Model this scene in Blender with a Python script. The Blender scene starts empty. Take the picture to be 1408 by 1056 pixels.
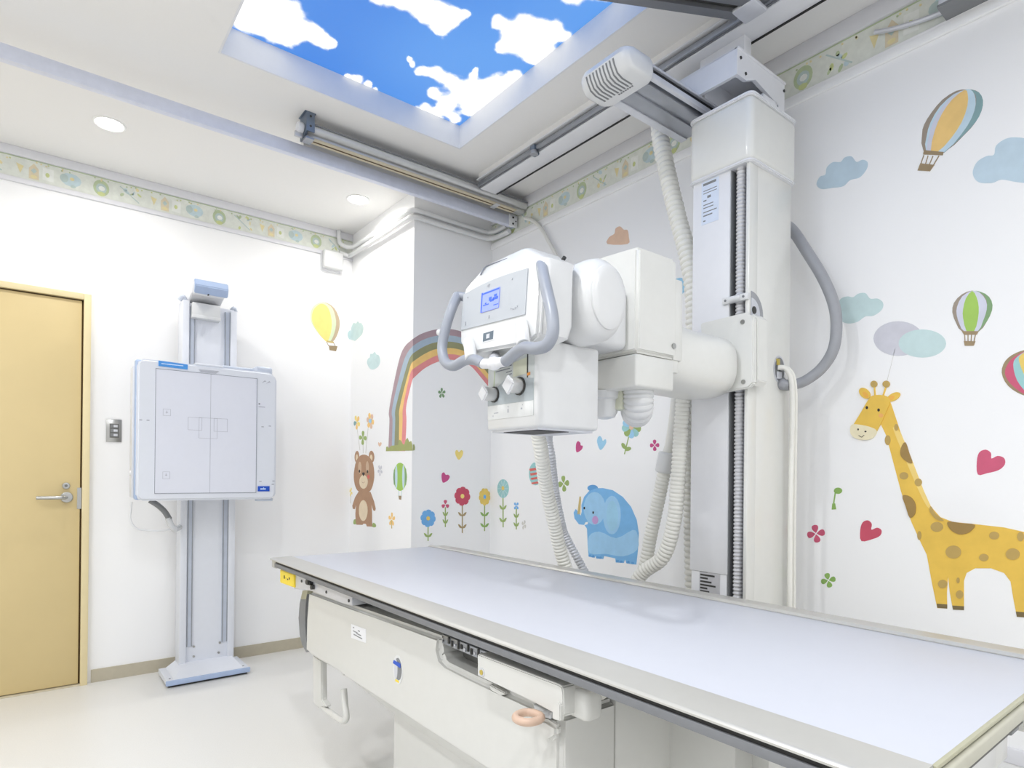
import bpy, bmesh, math, random
from mathutils import Vector, Matrix, noise
random.seed(7)
SC = bpy.context.scene
COL = SC.collection
PI = math.pi

# ------------------------------------------------------------------ camera
# X runs along the back wall, Y runs towards it, Z is up (metres).
F, YAW, CY, CX, PIT, ROL, EYE = 843.64, 0.905243, 652.67, 704.0, 0.0016776, 0.0096793, 1.12
_f = Vector((math.cos(YAW)*math.cos(PIT), math.sin(YAW)*math.cos(PIT), math.sin(PIT)))
_r0 = Vector((math.sin(YAW), -math.cos(YAW), 0)); _u0 = _r0.cross(_f)
_r = _r0*math.cos(ROL) + _u0*math.sin(ROL); _u = _u0*math.cos(ROL) - _r0*math.sin(ROL)
EYEP = Vector((0, 0, EYE))
cd = bpy.data.cameras.new('camera'); cam = bpy.data.objects.new('camera', cd); COL.objects.link(cam)
M3 = Matrix((_r, _u, -_f)).transposed()
cam.matrix_world = Matrix.Translation(EYEP) @ M3.to_4x4()
cd.sensor_fit = 'HORIZONTAL'; cd.sensor_width = 36; cd.lens = F/1408*36
cd.shift_y = (CY-528)/1408; cd.clip_start = .02
SC.camera = cam

def at(x, y, ax, val):
    """the point of the plane axis=val that was measured at this pixel of the photograph"""
    d = _f + _r*((x-CX)/F) + _u*((CY-y)/F)
    return EYEP + d*((val-EYEP[ax])/d[ax])
def aX(v): return lambda x, y: at(x, y, 0, v)
def aY(v): return lambda x, y: at(x, y, 1, v)
def aZ(v): return lambda x, y: at(x, y, 2, v)
def px(p):
    d = Vector(p)-EYEP; w = d.dot(_f)
    return CX+F*d.dot(_r)/w, CY-F*d.dot(_u)/w

# ------------------------------------------------------------------ materials
def lin(c):
    return tuple((v/255/12.92 if v/255 <= .04045 else ((v/255+.055)/1.055)**2.4) for v in c)
def mat(name, rgb, rough=.5, metal=0, emit=0, var=.03, scale=30, bump=0, coat=0, trans=0):
    m = bpy.data.materials.new(name); m.use_nodes = True
    nt = m.node_tree; b = nt.nodes['Principled BSDF']
    c = lin(rgb)
    b.inputs['Roughness'].default_value = rough; b.inputs['Metallic'].default_value = metal
    if coat: b.inputs['Coat Weight'].default_value = coat; b.inputs['Coat Roughness'].default_value = .08
    if trans: b.inputs['Transmission Weight'].default_value = trans
    tc = nt.nodes.new('ShaderNodeTexCoord'); nz = nt.nodes.new('ShaderNodeTexNoise')
    nz.inputs['Scale'].default_value = scale; nz.inputs['Detail'].default_value = 3
    nt.links.new(tc.outputs['Object'], nz.inputs['Vector'])
    rp = nt.nodes.new('ShaderNodeValToRGB')
    rp.color_ramp.elements[0].position = .3; rp.color_ramp.elements[1].position = .7
    rp.color_ramp.elements[0].color = tuple(v*(1-var) for v in c)+(1,)
    rp.color_ramp.elements[1].color = tuple(min(1, v*(1+var)) for v in c)+(1,)
    nt.links.new(nz.outputs['Fac'], rp.inputs['Fac']); nt.links.new(rp.outputs['Color'], b.inputs['Base Color'])
    if emit:
        nt.links.new(rp.outputs['Color'], b.inputs['Emission Color']); b.inputs['Emission Strength'].default_value = emit
    if bump:
        bp = nt.nodes.new('ShaderNodeBump'); bp.inputs['Strength'].default_value = bump; bp.inputs['Distance'].default_value = .002
        nt.links.new(nz.outputs['Fac'], bp.inputs['Height']); nt.links.new(bp.outputs['Normal'], b.inputs['Normal'])
    return m
M = {}
def mk(k, *a, **kw): M[k] = mat(k, *a, **kw)
mk('wall', (248, 248, 248), .75, var=.008, scale=400, bump=.05)
mk('ceiling', (238, 237, 235), .85, var=.008, scale=300)
mk('cornice', (226, 226, 230), .6, var=.01)
mk('floor', (226, 225, 221), .35, var=.035, scale=260)
mk('baseboard', (188, 180, 160), .5)
mk('door', (215, 194, 143), .45, var=.012, scale=8)
mk('door_frame', (230, 214, 170), .45, var=.01)
mk('gap', (96, 76, 46), .8)
mk('steel', (178, 178, 176), .28, 1)
mk('steel_dark', (120, 120, 118), .35, .8)
mk('white_gloss', (220, 221, 221), .28, coat=.25, var=.01)
mk('white_warm', (226, 226, 221), .3, coat=.2, var=.01)
mk('white_satin', (228, 229, 232), .42, var=.01)
mk('white_hose', (234, 233, 226), .45, var=.01)
mk('bucky_white', (224, 227, 234), .38, var=.008)
mk('bucky_face', (224, 226, 235), .45, var=.006)
mk('bucky_blue', (172, 190, 220), .4)
mk('blue_grey', (196, 203, 216), .4)
mk('line', (120, 124, 134), .6)
mk('line_soft', (176, 178, 186), .6)
mk('blue_label', (72, 150, 224), .4)
mk('blue_badge', (18, 78, 190), .35)
mk('badge_text', (206, 226, 252), .5)
mk('alu', (166, 169, 175), .38, .75)
mk('alu_light', (212, 214, 220), .4, .35)
mk('beam', (216, 220, 234), .4, .1)
mk('alu_dark', (128, 130, 134), .45, .4)
mk('bracket', (122, 134, 150), .4, .7)
mk('black', (22, 22, 22), .5)
mk('dark', (62, 62, 60), .6)
mk('grey', (128, 130, 132), .5)
mk('handle_grey', (150, 155, 165), .36, var=.02)
mk('cable_grey', (158, 160, 165), .45)
mk('panel_grey', (180, 185, 191), .35, var=.008)
mk('collimator_plate', (200, 205, 204), .4)
mk('collimator_zone', (172, 180, 184), .4)
mk('collimator_light', (222, 224, 224), .4)
mk('sticker_cream', (214, 216, 196), .5)
mk('screen', (128, 142, 236), .3, emit=.55)
mk('screen_dark', (50, 90, 220), .3, emit=.4)
mk('display', (98, 112, 124), .3)
mk('bed', (196, 199, 208), .42, var=.004)
mk('frame_beige', (190, 189, 184), .34, .25, var=.012)
mk('end_beige', (186, 184, 168), .4)
mk('frame_olive', (176, 174, 150), .4)
mk('table_white', (210, 210, 206), .35, var=.008, coat=.15)
mk('inside_shade', (108, 108, 104), .7)  # darkened colour stands in for shade under the bed and in the tray cavity
mk('yellow', (240, 214, 70), .5)
mk('beige_handle', (204, 176, 156), .5)
mk('brass', (206, 186, 96), .35, .7)
mk('clear', (226, 228, 230), .25, trans=.15)
mk('rail_beige', (204, 194, 168), .5)
mk('rail_brown', (88, 66, 34), .6)
mk('rail_silver', (206, 206, 206), .32, .5)
mk('lamp', (255, 253, 246), .5, emit=14)
mk('lamp_ring', (244, 244, 242), .5)
mk('conduit', (222, 222, 224), .35, .15)
mk('orange_bit', (226, 150, 70), .5)

# ------------------------------------------------------------------ mesh helpers
class MB:
    def __init__(s): s.bm = bmesh.new(); s.mats = []
    def mi(s, m):
        if m not in s.mats: s.mats.append(m)
        return s.mats.index(m)
    def _merge(s, b2, m, smooth):
        i = s.mi(m)
        for f in b2.faces: f.material_index = i; f.smooth = smooth
        me = bpy.data.meshes.new('t'); b2.to_mesh(me); b2.free(); s.bm.from_mesh(me); bpy.data.meshes.remove(me)
    def box(s, x0, x1, y0, y1, z0, z1, m, bev=0, seg=2, rot=None):
        b = bmesh.new(); bmesh.ops.create_cube(b, size=1)
        c = Vector(((x0+x1)/2, (y0+y1)/2, (z0+z1)/2))
        for v in b.verts: v.co = Vector((v.co.x*(x1-x0), v.co.y*(y1-y0), v.co.z*(z1-z0)))
        if bev: bmesh.ops.bevel(b, geom=b.edges[:], offset=bev, segments=seg, affect='EDGES', profile=.5)
        if rot is not None: bmesh.ops.transform(b, matrix=rot, verts=b.verts)
        for v in b.verts: v.co += c
        s._merge(b, m, bool(bev)); return s
    def prism(s, pts, vec, m, bev=0, seg=2, smooth=None):
        b = bmesh.new(); vec = Vector(vec)
        vs = [b.verts.new(Vector(p)) for p in pts]
        f = b.faces.new(vs); b.normal_update()
        r = bmesh.ops.extrude_face_region(b, geom=[f])
        for v in [g for g in r['geom'] if isinstance(g, bmesh.types.BMVert)]: v.co += vec
        bmesh.ops.recalc_face_normals(b, faces=b.faces[:])
        if bev: bmesh.ops.bevel(b, geom=[e for e in b.edges if e.calc_face_angle(0) > .5], offset=bev, segments=seg, affect='EDGES')
        s._merge(b, m, bool(bev) if smooth is None else smooth); return s
    def loft(s, rings, m, caps=True, closed=False, smooth=True):
        b = bmesh.new(); R = [[b.verts.new(Vector(p)) for p in r] for r in rings]; n = len(R[0])
        k = len(R)
        for i in range(k if closed else k-1):
            A, B = R[i], R[(i+1) % k]
            for j in range(n): b.faces.new((A[j], A[(j+1) % n], B[(j+1) % n], B[j]))
        if caps and not closed: b.faces.new(R[0][::-1]); b.faces.new(R[-1])
        bmesh.ops.recalc_face_normals(b, faces=b.faces[:])
        s._merge(b, m, smooth); return s
    def tube(s, pts, r, m, n=14, closed=False, rf=None, flat=1):
        pts = [Vector(p) for p in pts]; k = len(pts); rings = []; up = None
        for i, p in enumerate(pts):
            a = pts[i-1] if (i > 0 or closed) else p
            c = pts[(i+1) % k] if (i < k-1 or closed) else p
            t = (c-a).normalized()
            if up is None:
                up = Vector((0, 0, 1)) if abs(t.z) < .9 else Vector((1, 0, 0))
            x = (up - t*up.dot(t)).normalized(); up = x; y = t.cross(x)
            rr = rf(i) if rf else r
            rings.append([p + x*(rr*math.cos(2*PI*j/n)) + y*(rr*flat*math.sin(2*PI*j/n)) for j in range(n)])
        return s.loft(rings, m, closed=closed)
    def cyl(s, a, b_, r, m, n=28, bev=0, r2=None):
        a, b_ = Vector(a), Vector(b_); t = (b_-a).normalized(); L = (b_-a).length
        r2 = r if r2 is None else r2
        if bev: prof = [(0, max(r-bev, .0002))]+[(bev*(1-math.cos(q*PI/8)), r-bev+bev*math.sin(q*PI/8)) for q in range(1, 5)] + \
                       [(L-bev+bev*math.sin(q*PI/8), r2-bev+bev*math.cos(q*PI/8)) for q in range(0, 4)]+[(L, max(r2-bev, .0002))]
        else: prof = [(0, r), (L, r2)]
        return s.lathe(a, t, prof, m, n, smooth=True)
    def lathe(s, o, t, prof, m, n=28, smooth=True):
        o, t = Vector(o), Vector(t).normalized()
        x = t.orthogonal().normalized(); y = t.cross(x)
        return s.loft([[o+t*d+x*(r*math.cos(2*PI*j/n))+y*(r*math.sin(2*PI*j/n)) for j in range(n)] for d, r in prof], m, smooth=smooth)
    def sphere(s, c, r, m, sc=(1, 1, 1)):
        b = bmesh.new(); bmesh.ops.create_uvsphere(b, u_segments=20, v_segments=12, radius=r)
        for v in b.verts: v.co = Vector((v.co.x*sc[0]+c[0], v.co.y*sc[1]+c[1], v.co.z*sc[2]+c[2]))
        s._merge(b, m, True); return s
    def build(s, name, parent=None, label=None):
        me = bpy.data.meshes.new(name); s.bm.to_mesh(me); s.bm.free()
        for m in s.mats: me.materials.append(M[m] if isinstance(m, str) else m)
        try: me.set_sharp_from_angle(angle=math.radians(38))
        except Exception: pass
        o = bpy.data.objects.new(name, me); COL.objects.link(o)
        if parent is not None:
            o.parent = parent
            off = parent.location.copy(); q = parent.parent
            while q is not None: off += q.location; q = q.parent
            me.transform(Matrix.Translation(-off))
        if label: o['label'] = label
        return o
def tag(o, label, cat, group=None):
    o['label'] = label; o['category'] = cat
    if group: o['group'] = group
    return o
def struct(o):
    o['kind'] = 'structure'; return o
def thing(name, label, cat, loc, group=None):
    o = bpy.data.objects.new(name, None); COL.objects.link(o); o.location = loc; o.empty_display_size = .05
    return tag(o, label, cat, group)
def spline(P, n=8, closed=False):
    P = [Vector(p) for p in P]; out = []; k = len(P)
    for i in range(k if closed else k-1):
        g = lambda q: P[q % k] if closed else P[min(max(q, 0), k-1)]
        a, b, c, d = g(i-1), g(i), g(i+1), g(i+2)
        for j in range(n):
            t = j/n
            out.append(.5*((2*b)+(c-a)*t+(2*a-5*b+4*c-d)*t*t+(3*b-a-3*c+d)*t**3))
    if not closed: out.append(P[-1])
    return out
def resample(P, step):
    out = [P[0]]; acc = 0
    for a, b in zip(P, P[1:]):
        L = (b-a).length; t = step-acc
        while t <= L and L > 0:
            out.append(a.lerp(b, t/L)); t += step
        acc = (acc+L) % step if L else acc
    return out
def hose(mb, P, r, pitch, amp, m, n=16):
    pts = resample(spline(P, 24), pitch/4)
    q = (0, .75, 1, .75)
    return mb.tube(pts, r, m, n, rf=lambda i: r-amp+amp*q[i % 4])

def rrect(x0, x1, y0, y1, z, r=.024, n=5):
    out = []
    for cx, cy, a in ((x1-r, y1-r, 0), (x0+r, y1-r, 1), (x0+r, y0+r, 2), (x1-r, y0+r, 3)):
        out += [(cx+r*math.cos(PI/2*(a+k/n)), cy+r*math.sin(PI/2*(a+k/n)), z) for k in range(n+1)]
    return out

# ------------------------------------------------------------------ the room
XL, XR, YN, YB, ZC = -1.9, 2.25, -1.75, 3.94, 2.735
PX, PY = 1.70, 3.085           # pillar: left face, front face
struct(MB().box(XL-.1, XR+.1, YN-.1, YB+.1, -.1, 0, 'floor').build('floor'))
struct(MB().box(XL-.1, XR+.1, YB, YB+.1, 0, ZC+.2, 'wall').build('wall_back'))
struct(MB().box(XR, XR+.1, YN, YB, 0, ZC+.2, 'wall').build('wall_right'))
struct(MB().box(XL-.1, XL, YN, YB, 0, ZC+.2, 'wall').build('wall_left'))
struct(MB().box(XL-.1, XR+.1, YN-.1, YN, 0, ZC+.2, 'wall').build('wall_near'))
struct(MB().box(PX, XR, PY, YB, 0, ZC, 'wall').build('wall_pillar'))
SX0, SX1, SY0, SY1 = .553, 1.662, .35, 2.56
c = MB()
c.box(XL, SX0, YN, YB, ZC, ZC+.14, 'ceiling').box(SX1, XR, YN, YB, ZC, ZC+.14, 'ceiling')
c.box(SX0, SX1, SY1, YB, ZC, ZC+.14, 'ceiling').box(SX0, SX1, YN, SY0, ZC, ZC+.14, 'ceiling')
c.box(XL-.1, XR+.1, YN-.1, YB+.1, ZC+.14, ZC+.2, 'ceiling')
struct(c.build('ceiling'))
bb = MB(); bb.box(.262, PX, YB-.008, YB, 0, .068, 'baseboard'); struct(bb.build('baseboard_back'))
bb = MB(); bb.box(PX-.008, PX, PY-.008, YB-.008, 0, .068, 'baseboard').box(PX, XR, PY-.008, PY, 0, .068, 'baseboard'); struct(bb.build('baseboard_pillar'))
# raised plinth along the right wall behind the table
p = MB(); p.box(1.99, XR, -.9, .75, 0, .30, 'floor').box(XR-.012, XR, -.9, .75, .30, .345, 'cornice', .003)
struct(p.build('trim_1'))
# cornices above and mouldings below the paper border
t = MB(); t.box(XL, PX, YB-.014, YB, 2.69, ZC, 'cornice', .003); struct(t.build('trim_2'))
t = MB(); t.box(XL, PX, YB-.012, YB, 2.558, 2.584, 'cornice', .004); struct(t.build('trim_3'))
t = MB(); t.box(XR-.014, XR, YN, PY, 2.672, ZC, 'cornice', .003); struct(t.build('trim_4'))
t = MB(); t.box(XR-.014, XR, YN, PY, 2.518, 2.548, 'wall', .004).box(XR-.010, XR, YN, PY, 2.545, 2.558, 'wall', .003); struct(t.build('trim_5'))
# bulkhead behind the cross rail
t = MB(); t.box(.99, XR, 2.862, 2.90, 2.625, ZC, 'ceiling'); struct(t.build('trim_6'))

# paper border: pale strip with small printed motifs
for k, c_ in dict(pap=(228, 231, 222), pap_blue=(200, 218, 222), pap_leaf=(206, 214, 152), pap_green=(188, 202, 164),
                  pap_yel=(232, 220, 170), pap_tan=(224, 212, 184), pap_white=(238, 240, 234), pap_line=(190, 206, 202)).items():
    mk(k, c_, .7, var=.05, scale=40)
def border(name, o, du, L, H, nrm, seed):
    rnd = random.Random(seed); o = Vector(o); du = Vector(du); nrm = Vector(nrm); up = Vector((0, 0, 1))
    mb = MB()
    q = lambda u, v, k: o+du*u+up*v+nrm*(.0012+.0003*k)
    mb.prism([o, o+du*L, o+du*L+up*H, o+up*H], nrm*.0012, 'pap')
    def poly(pts, m, k=1): mb.prism([q(u, v, 0) for u, v in pts], nrm*.0003*k, m)
    def ell(u, v, a, b, m, k=1, n=12, rot=0):
        poly([(u+a*math.cos(2*PI*i/n)*math.cos(rot)-b*math.sin(2*PI*i/n)*math.sin(rot), v+a*math.cos(2*PI*i/n)*math.sin(rot)+b*math.sin(2*PI*i/n)*math.cos(rot)) for i in range(n)], m, k)
    poly([(0, H*.96), (L, H*.96), (L, H), (0, H)], 'pap_green', 1)
    u = .03; kind = 0
    while u < L-.12:
        if kind % 4 == 0:      # blue bird-like blob with a yellow heart
            ell(u+.04, H*.5, .045, .034, 'pap_blue', 1); ell(u+.012, H*.52, .018, .022, 'pap_line', 2); ell(u+.045, H*.55, .01, .009, 'pap_yel', 3, 8)
            ell(u+.05, H*.2, .012, .008, 'pap_line', 4, 8)
            w = .12
        elif kind % 4 == 1:    # green roundel
            ell(u+.04, H*.48, .036, .042, 'pap_green', 1, 18); ell(u+.04, H*.46, .024, .026, 'pap_line', 2); ell(u+.042, H*.46, .015, .013, 'pap_white', 3, 8); ell(u+.04, H*.18, .018, .012, 'pap_leaf', 4, 8)
            w = .11
        elif kind % 4 == 2:    # sprig
            for i in range(7):
                ell(u+.01+rnd.random()*.09, H*(.15+.7*rnd.random()), .004+.006*rnd.random(), .01+.006*rnd.random(), rnd.choice(['pap_leaf', 'pap_yel', 'pap_green', 'pap_blue']), 1, 7, rnd.uniform(-1, 1))
            poly([(u, H*.8), (u+.09, H*.15), (u+.094, H*.18), (u+.004, H*.83)], 'pap_line', 2)
            w = .125
        else:                  # little house or pennants
            poly([(u+.01, H*.7), (u+.04, H*.62), (u+.026, H*.25)], 'pap_yel', 1)
            poly([(u+.06, H*.1), (u+.1, H*.1), (u+.1, H*.6), (u+.08, H*.85), (u+.06, H*.6)], 'pap_tan', 1)
            ell(u+.08, H*.5, .012, .014, 'pap_line', 2, 4); ell(u+.08, H*.22, .014, .009, 'pap_yel', 2, 8)
            poly([(u+.115, H*.2), (u+.16, H*.16), (u+.16, H*.75), (u+.115, H*.78)], 'pap_white', 1); ell(u+.135, H*.45, .009, .012, 'pap_leaf', 2, 7)
            w = .18
        for i in range(4):
            ell(u+rnd.random()*w, H*(.82+.1*rnd.random()), .004, .004, rnd.choice(['pap_leaf', 'pap_yel', 'pap_green']), 5, 6)
        u += w+.012; kind += 1
    return mb.build(name)
struct(border('trim_7', (-.5, YB, 2.584), (1, 0, 0), PX+.5, .106, (0, -1, 0), 3))
struct(border('trim_8', (XR, PY, 2.558), (0, -1, 0), 3.0, .114, (-1, 0, 0), 5))

# ------------------------------------------------------------------ illuminated sky panel
sky = thing('sky_panel', 'illuminated ceiling panel printed with blue sky and white clouds in a white recess', 'ceiling light', ((SX0+SX1)/2, (SY0+SY1)/2, ZC))
ZP = ZC+.112
blobs = [(345,10,20),(372,14,26),(398,24,22),(350,32,18),(378,42,18),(402,47,17),(425,42,13),(436,50,14),(448,58,10),(330,25,14),(455,62,6),
 (525,-6,18),(552,2,17),(580,12,18),(606,20,20),(630,22,11),(604,38,11),(615,30,12),(640,20,6),
 (688,34,13),(700,58,15),(722,38,22),(742,58,25),(762,42,17),(735,78,11),(778,48,10),(690,65,8),(752,78,10),(722,62,18),
 (563,81,4),(568,88,5),(582,97,9),(600,101,12),(618,110,13),(650,104,6),(652,98,5),(640,128,20),(668,124,20),(690,118,17),(708,106,12),(596,128,9),(614,142,14),(648,150,13),(584,150,8),(602,156,10),(624,162,9),(660,140,15),(575,152,5),(690,140,8),
 (478,106,6),(492,111,8),(507,117,6),(518,122,4), (790,-10,22),(830,-14,18)]
NX, NY = 200, 380
cl = bpy.data.meshes.new('sky_print'); vs = []; fs = []; colv = []
sx0, sx1, sy0, sy1 = SX0-.01, SX1+.01, SY0-.01, SY1+.01
for j in range(NY+1):
    for i in range(NX+1):
        x = sx0+(sx1-sx0)*i/NX; y = sy0+(sy1-sy0)*j/NY
        vs.append((x, y, ZP)); u, v = px((x, y, ZP))
        n1 = noise.fractal(Vector((x*9, y*9, 3.1)), .9, 2.1, 5)
        n2 = noise.fractal(Vector((x*26, y*26, 8.1)), .9, 2.1, 4)
        u2 = u+n1*5; v2 = v+noise.fractal(Vector((x*9, y*9, 13.1)), .9, 2.1, 5)*5
        d = -1.
        if v > -260:
            d = sum(math.exp(-1.25*((u2-bx)**2+((v2-by)*1.12)**2)/(br*br)) for bx, by, br in blobs)-.36
        if v < -40: d = max(d, noise.fractal(Vector((x*2.3, y*2.3, 1.7)), .9, 2.1, 5)*1.6-.5)
        d += n2*.13
        k = min(1, max(0, (d+.13)/.30)); k = k*k*(3-2*k)
        g = .5+.5*noise.noise(Vector((x*1.6, y*1.6, 5)))
        blue = [(a+(b-a)*g)/1.35 for a, b in zip(lin((58, 126, 222)), lin((104, 168, 242)))]
        sh = .5+.5*noise.fractal(Vector((x*14, y*14, 21.)), .9, 2.1, 3); wh = [a*(.80+.2*min(1, max(0, (d+.02)*2.2))*(.8+.2*sh)) for a in lin((250, 252, 254))]
        colv.append([blue[q]*(1-k)+wh[q]*k for q in range(3)]+[1])
for j in range(NY):
    for i in range(NX):
        a = j*(NX+1)+i; fs.append((a, a+NX+1, a+NX+2, a+1))
cl.from_pydata(vs, [], fs); ca = cl.color_attributes.new('print', 'FLOAT_COLOR', 'POINT')
ca.data.foreach_set('color', [v for c_ in colv for v in c_])
skm = bpy.data.materials.new('sky_print'); skm.use_nodes = True
nt = skm.node_tree; b_ = nt.nodes['Principled BSDF']; an = nt.nodes.new('ShaderNodeAttribute'); an.attribute_name = 'print'
b_.inputs['Base Color'].default_value = (.02, .02, .02, 1); b_.inputs['Roughness'].default_value = .6
nt.links.new(an.outputs['Color'], b_.inputs['Emission Color']); b_.inputs['Emission Strength'].default_value = 1.35
SKYM = b_
cl.materials.append(skm); cl.transform(Matrix.Translation(-sky.location))
so = bpy.data.objects.new('printed_panel', cl); COL.objects.link(so); so.parent = sky
r = MB(); w = .008
r.box(SX0, SX1, SY1-w, SY1, ZC-.001, ZP, 'white_satin').box(SX0, SX1, SY0, SY0+w, ZC-.001, ZP, 'white_satin')
r.box(SX0, SX0+w, SY0+w, SY1-w, ZC-.001, ZP, 'white_satin').box(SX1-w, SX1, SY0+w, SY1-w, ZC-.001, ZP, 'white_satin')
r.build('recess_frame', sky)

# ------------------------------------------------------------------ downlights
DL = [(.275, 3.40, 'round recessed downlight in the ceiling above the yellow door side'), (1.50, 3.40, 'round recessed downlight in the ceiling beside the pillar'),
      (-.95, 3.40, None), (-.95, 1.9, None), (-.95, .5, None), (.1, 1.1, None), (.1, -.3, None), (1.25, -1.0, None)]  # entries without a label are unseen lamps, added to brighten the room
dlg = None
for i, (x, y, lb) in enumerate(DL):
    if lb:
        dl = thing('downlight', lb, 'ceiling light', (x, y, ZC), 'recessed downlights')
        MB().lathe((x, y, ZC), (0, 0, -1), [(0, .066), (.004, .065), (.006, .060), (.004, .056), (.001, .055)], 'lamp_ring', 32).build('trim_ring', dl)
        MB().lathe((x, y, ZC), (0, 0, -1), [(0, .054), (.0035, .054), (.005, .04)], 'lamp', 32).build('diffuser', dl)
    else:
        dl = thing('downlight', 'round recessed downlight out of view, added to light the room', 'ceiling light', (x, y, ZC), 'added downlights out of view')
        MB().lathe((x, y, ZC), (0, 0, -1), [(0, .066), (.004, .065), (.006, .060), (.004, .056), (.001, .055)], 'lamp_ring', 32).build('trim_ring', dl)
        MB().lathe((x, y, ZC), (0, 0, -1), [(0, .054), (.0035, .054), (.005, .04)], 'lamp', 32).build('diffuser', dl)
    ld = bpy.data.lights.new('downlight_lamp', 'AREA'); ld.shape = 'DISK'; ld.size = .10; ld.energy = (5.2 if i < 3 else 13.0)
    ld.color = (1, .975, .94) if i < 2 else (.97, .98, 1); ld.spread = math.radians(165)
    lo = bpy.data.objects.new('downlight_lamp', ld); COL.objects.link(lo); lo.location = (x, y, ZC-.012)

# ------------------------------------------------------------------ ceiling rails
o = thing('ceiling_rail', 'long blue-white flat ceiling rail running to the right wall below the bulkhead', 'rail', (.8, 2.845, 2.60))
MB().box(XL+.05, 2.235, 2.83, 2.8615, 2.581, 2.637, 'beam', .003).build('rail_face', o)
e = MB(); e.box(2.18, 2.238, 2.822, 2.832, 2.575, 2.645, 'white_satin', .002)
for zz in (2.592, 2.628): e.cyl((2.205, 2.823, zz), (2.205, 2.8205, zz), .006, 'black')
e.cyl((2.225, 2.823, 2.61), (2.225, 2.8205, 2.61), .004, 'black'); e.build('end_bracket', o)

o = thing('cross_rail', 'silver roller rail with beige slot and blue-grey bracket under the ceiling bulkhead', 'rail', (1.6, 2.76, 2.66))
b = MB(); b.cyl((.965, 2.745, 2.675), (2.235, 2.745, 2.675), .020, 'rail_silver').box(.965, 2.235, 2.752, 2.80, 2.638, 2.665, 'rail_silver', .003)
b.cyl((.965, 2.727, 2.690), (2.235, 2.727, 2.690), .004, 'grey'); b.build('rail_body', o)
b = MB(); b.box(.975, 2.17, 2.744, 2.790, 2.634, 2.640, 'rail_beige').box(.975, 2.17, 2.764, 2.771, 2.6325, 2.636, 'rail_brown'); b.build('slot', o)
b = MB(); b.prism([(.952, 2.722, ZC), (.952, 2.798, ZC), (.952, 2.798, 2.63), (.952, 2.770, 2.618), (.952, 2.722, 2.65)], (.010, 0, 0), 'bracket')
b.box(.952, .990, 2.716, 2.722, 2.648, ZC, 'bracket', .001).box(.952, .990, 2.722, 2.775, 2.618, 2.626, 'alu')
b.box(.945, .995, 2.716, 2.80, ZC-.003, ZC, 'bracket')
for zz in (2.672, 2.716): b.cyl((.971, 2.7165, zz), (.971, 2.7145, zz), .005, 'dark')
b.build('bracket', o)
b = MB(); b.cyl((.925, 2.76, 2.672), (.952, 2.76, 2.672), .024, 'white_satin', bev=.004); b.box(.915, .95, 2.756, 2.77, 2.63, 2.652, 'rail_silver', .002); b.build('end_knob', o)
MB().box(2.02, 2.05, 2.738, 2.80, 2.628, 2.634, 'rail_silver', .002).build('clip', o)

o = thing('side_rail', 'white ceiling track with grey aluminium edge running above the tube column', 'rail', (1.93, .8, 2.68))
b = MB(); b.box(1.885, 1.985, YN+.05, 2.70, 2.655, ZC, 'white_satin', .002); b.build('track_body', o)
b = MB(); b.box(1.984, 1.992, YN+.05, 2.69, 2.652, ZC, 'black'); b.build('slot', o)  # black strip stands in for the shadow gap beside the track
b = MB(); b.box(1.866, 1.886, YN+.05, 2.70, 2.662, 2.684, 'alu', .003).box(1.858, 1.886, YN+.05, 2.70, 2.694, 2.700, 'white_satin', .001).box(1.876, 1.884, YN+.05, 2.70, 2.659, 2.663, 'alu_dark').box(1.874, 1.886, YN+.05, 2.70, 2.70, ZC, 'ceiling'); b.build('edge_profile', o)
b = MB(); b.box(1.856, 1.892, 2.22, 2.255, 2.645, 2.69, 'bracket', .006).cyl((1.864, 2.23, 2.642), (1.864, 2.23, 2.66), .02, 'alu', bev=.004); b.build('clamp', o)

# swivel arm at the top edge of the view
o = thing('swivel_boom', 'dark grey metal boom crossing below the near ceiling above the column', 'ceiling boom', (1.55, 1.3, 2.68))
e_ = aZ(2.63)(1022, 14); a = aZ(2.63)(850, -12); a = e_+(a-e_)*1.6; e_.z = a.z = 2.665; d = (e_-a).normalized(); nn = Vector((-d.y, d.x, 0))
b = MB()
for off, h0, h1, m in ((-.030, 2.630, 2.70, 'alu_dark'), (.012, 2.645, 2.70, 'dark'), (.030, 2.630, 2.70, 'alu_dark')):
    b.prism([a+nn*(off-.016)+Vector((0, 0, h0-a.z)), e_+nn*(off-.016)+Vector((0, 0, h0-a.z)), e_+nn*(off+.016)+Vector((0, 0, h0-a.z)), a+nn*(off+.016)+Vector((0, 0, h0-a.z))], (0, 0, h1-h0), m)
b.prism([a+nn*-.046+Vector((0, 0, .035)), e_+nn*-.046+Vector((0, 0, .035)), e_+nn*.046+Vector((0, 0, .035)), a+nn*.046+Vector((0, 0, .035))], (0, 0, ZC-2.704), 'alu')
b.build('arm_profile', o)
MB().box(e_.x-.02, e_.x+.06, e_.y-.05, e_.y+.03, 2.626, 2.640, 'alu_light', .005).build('end_plate', o)

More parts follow.
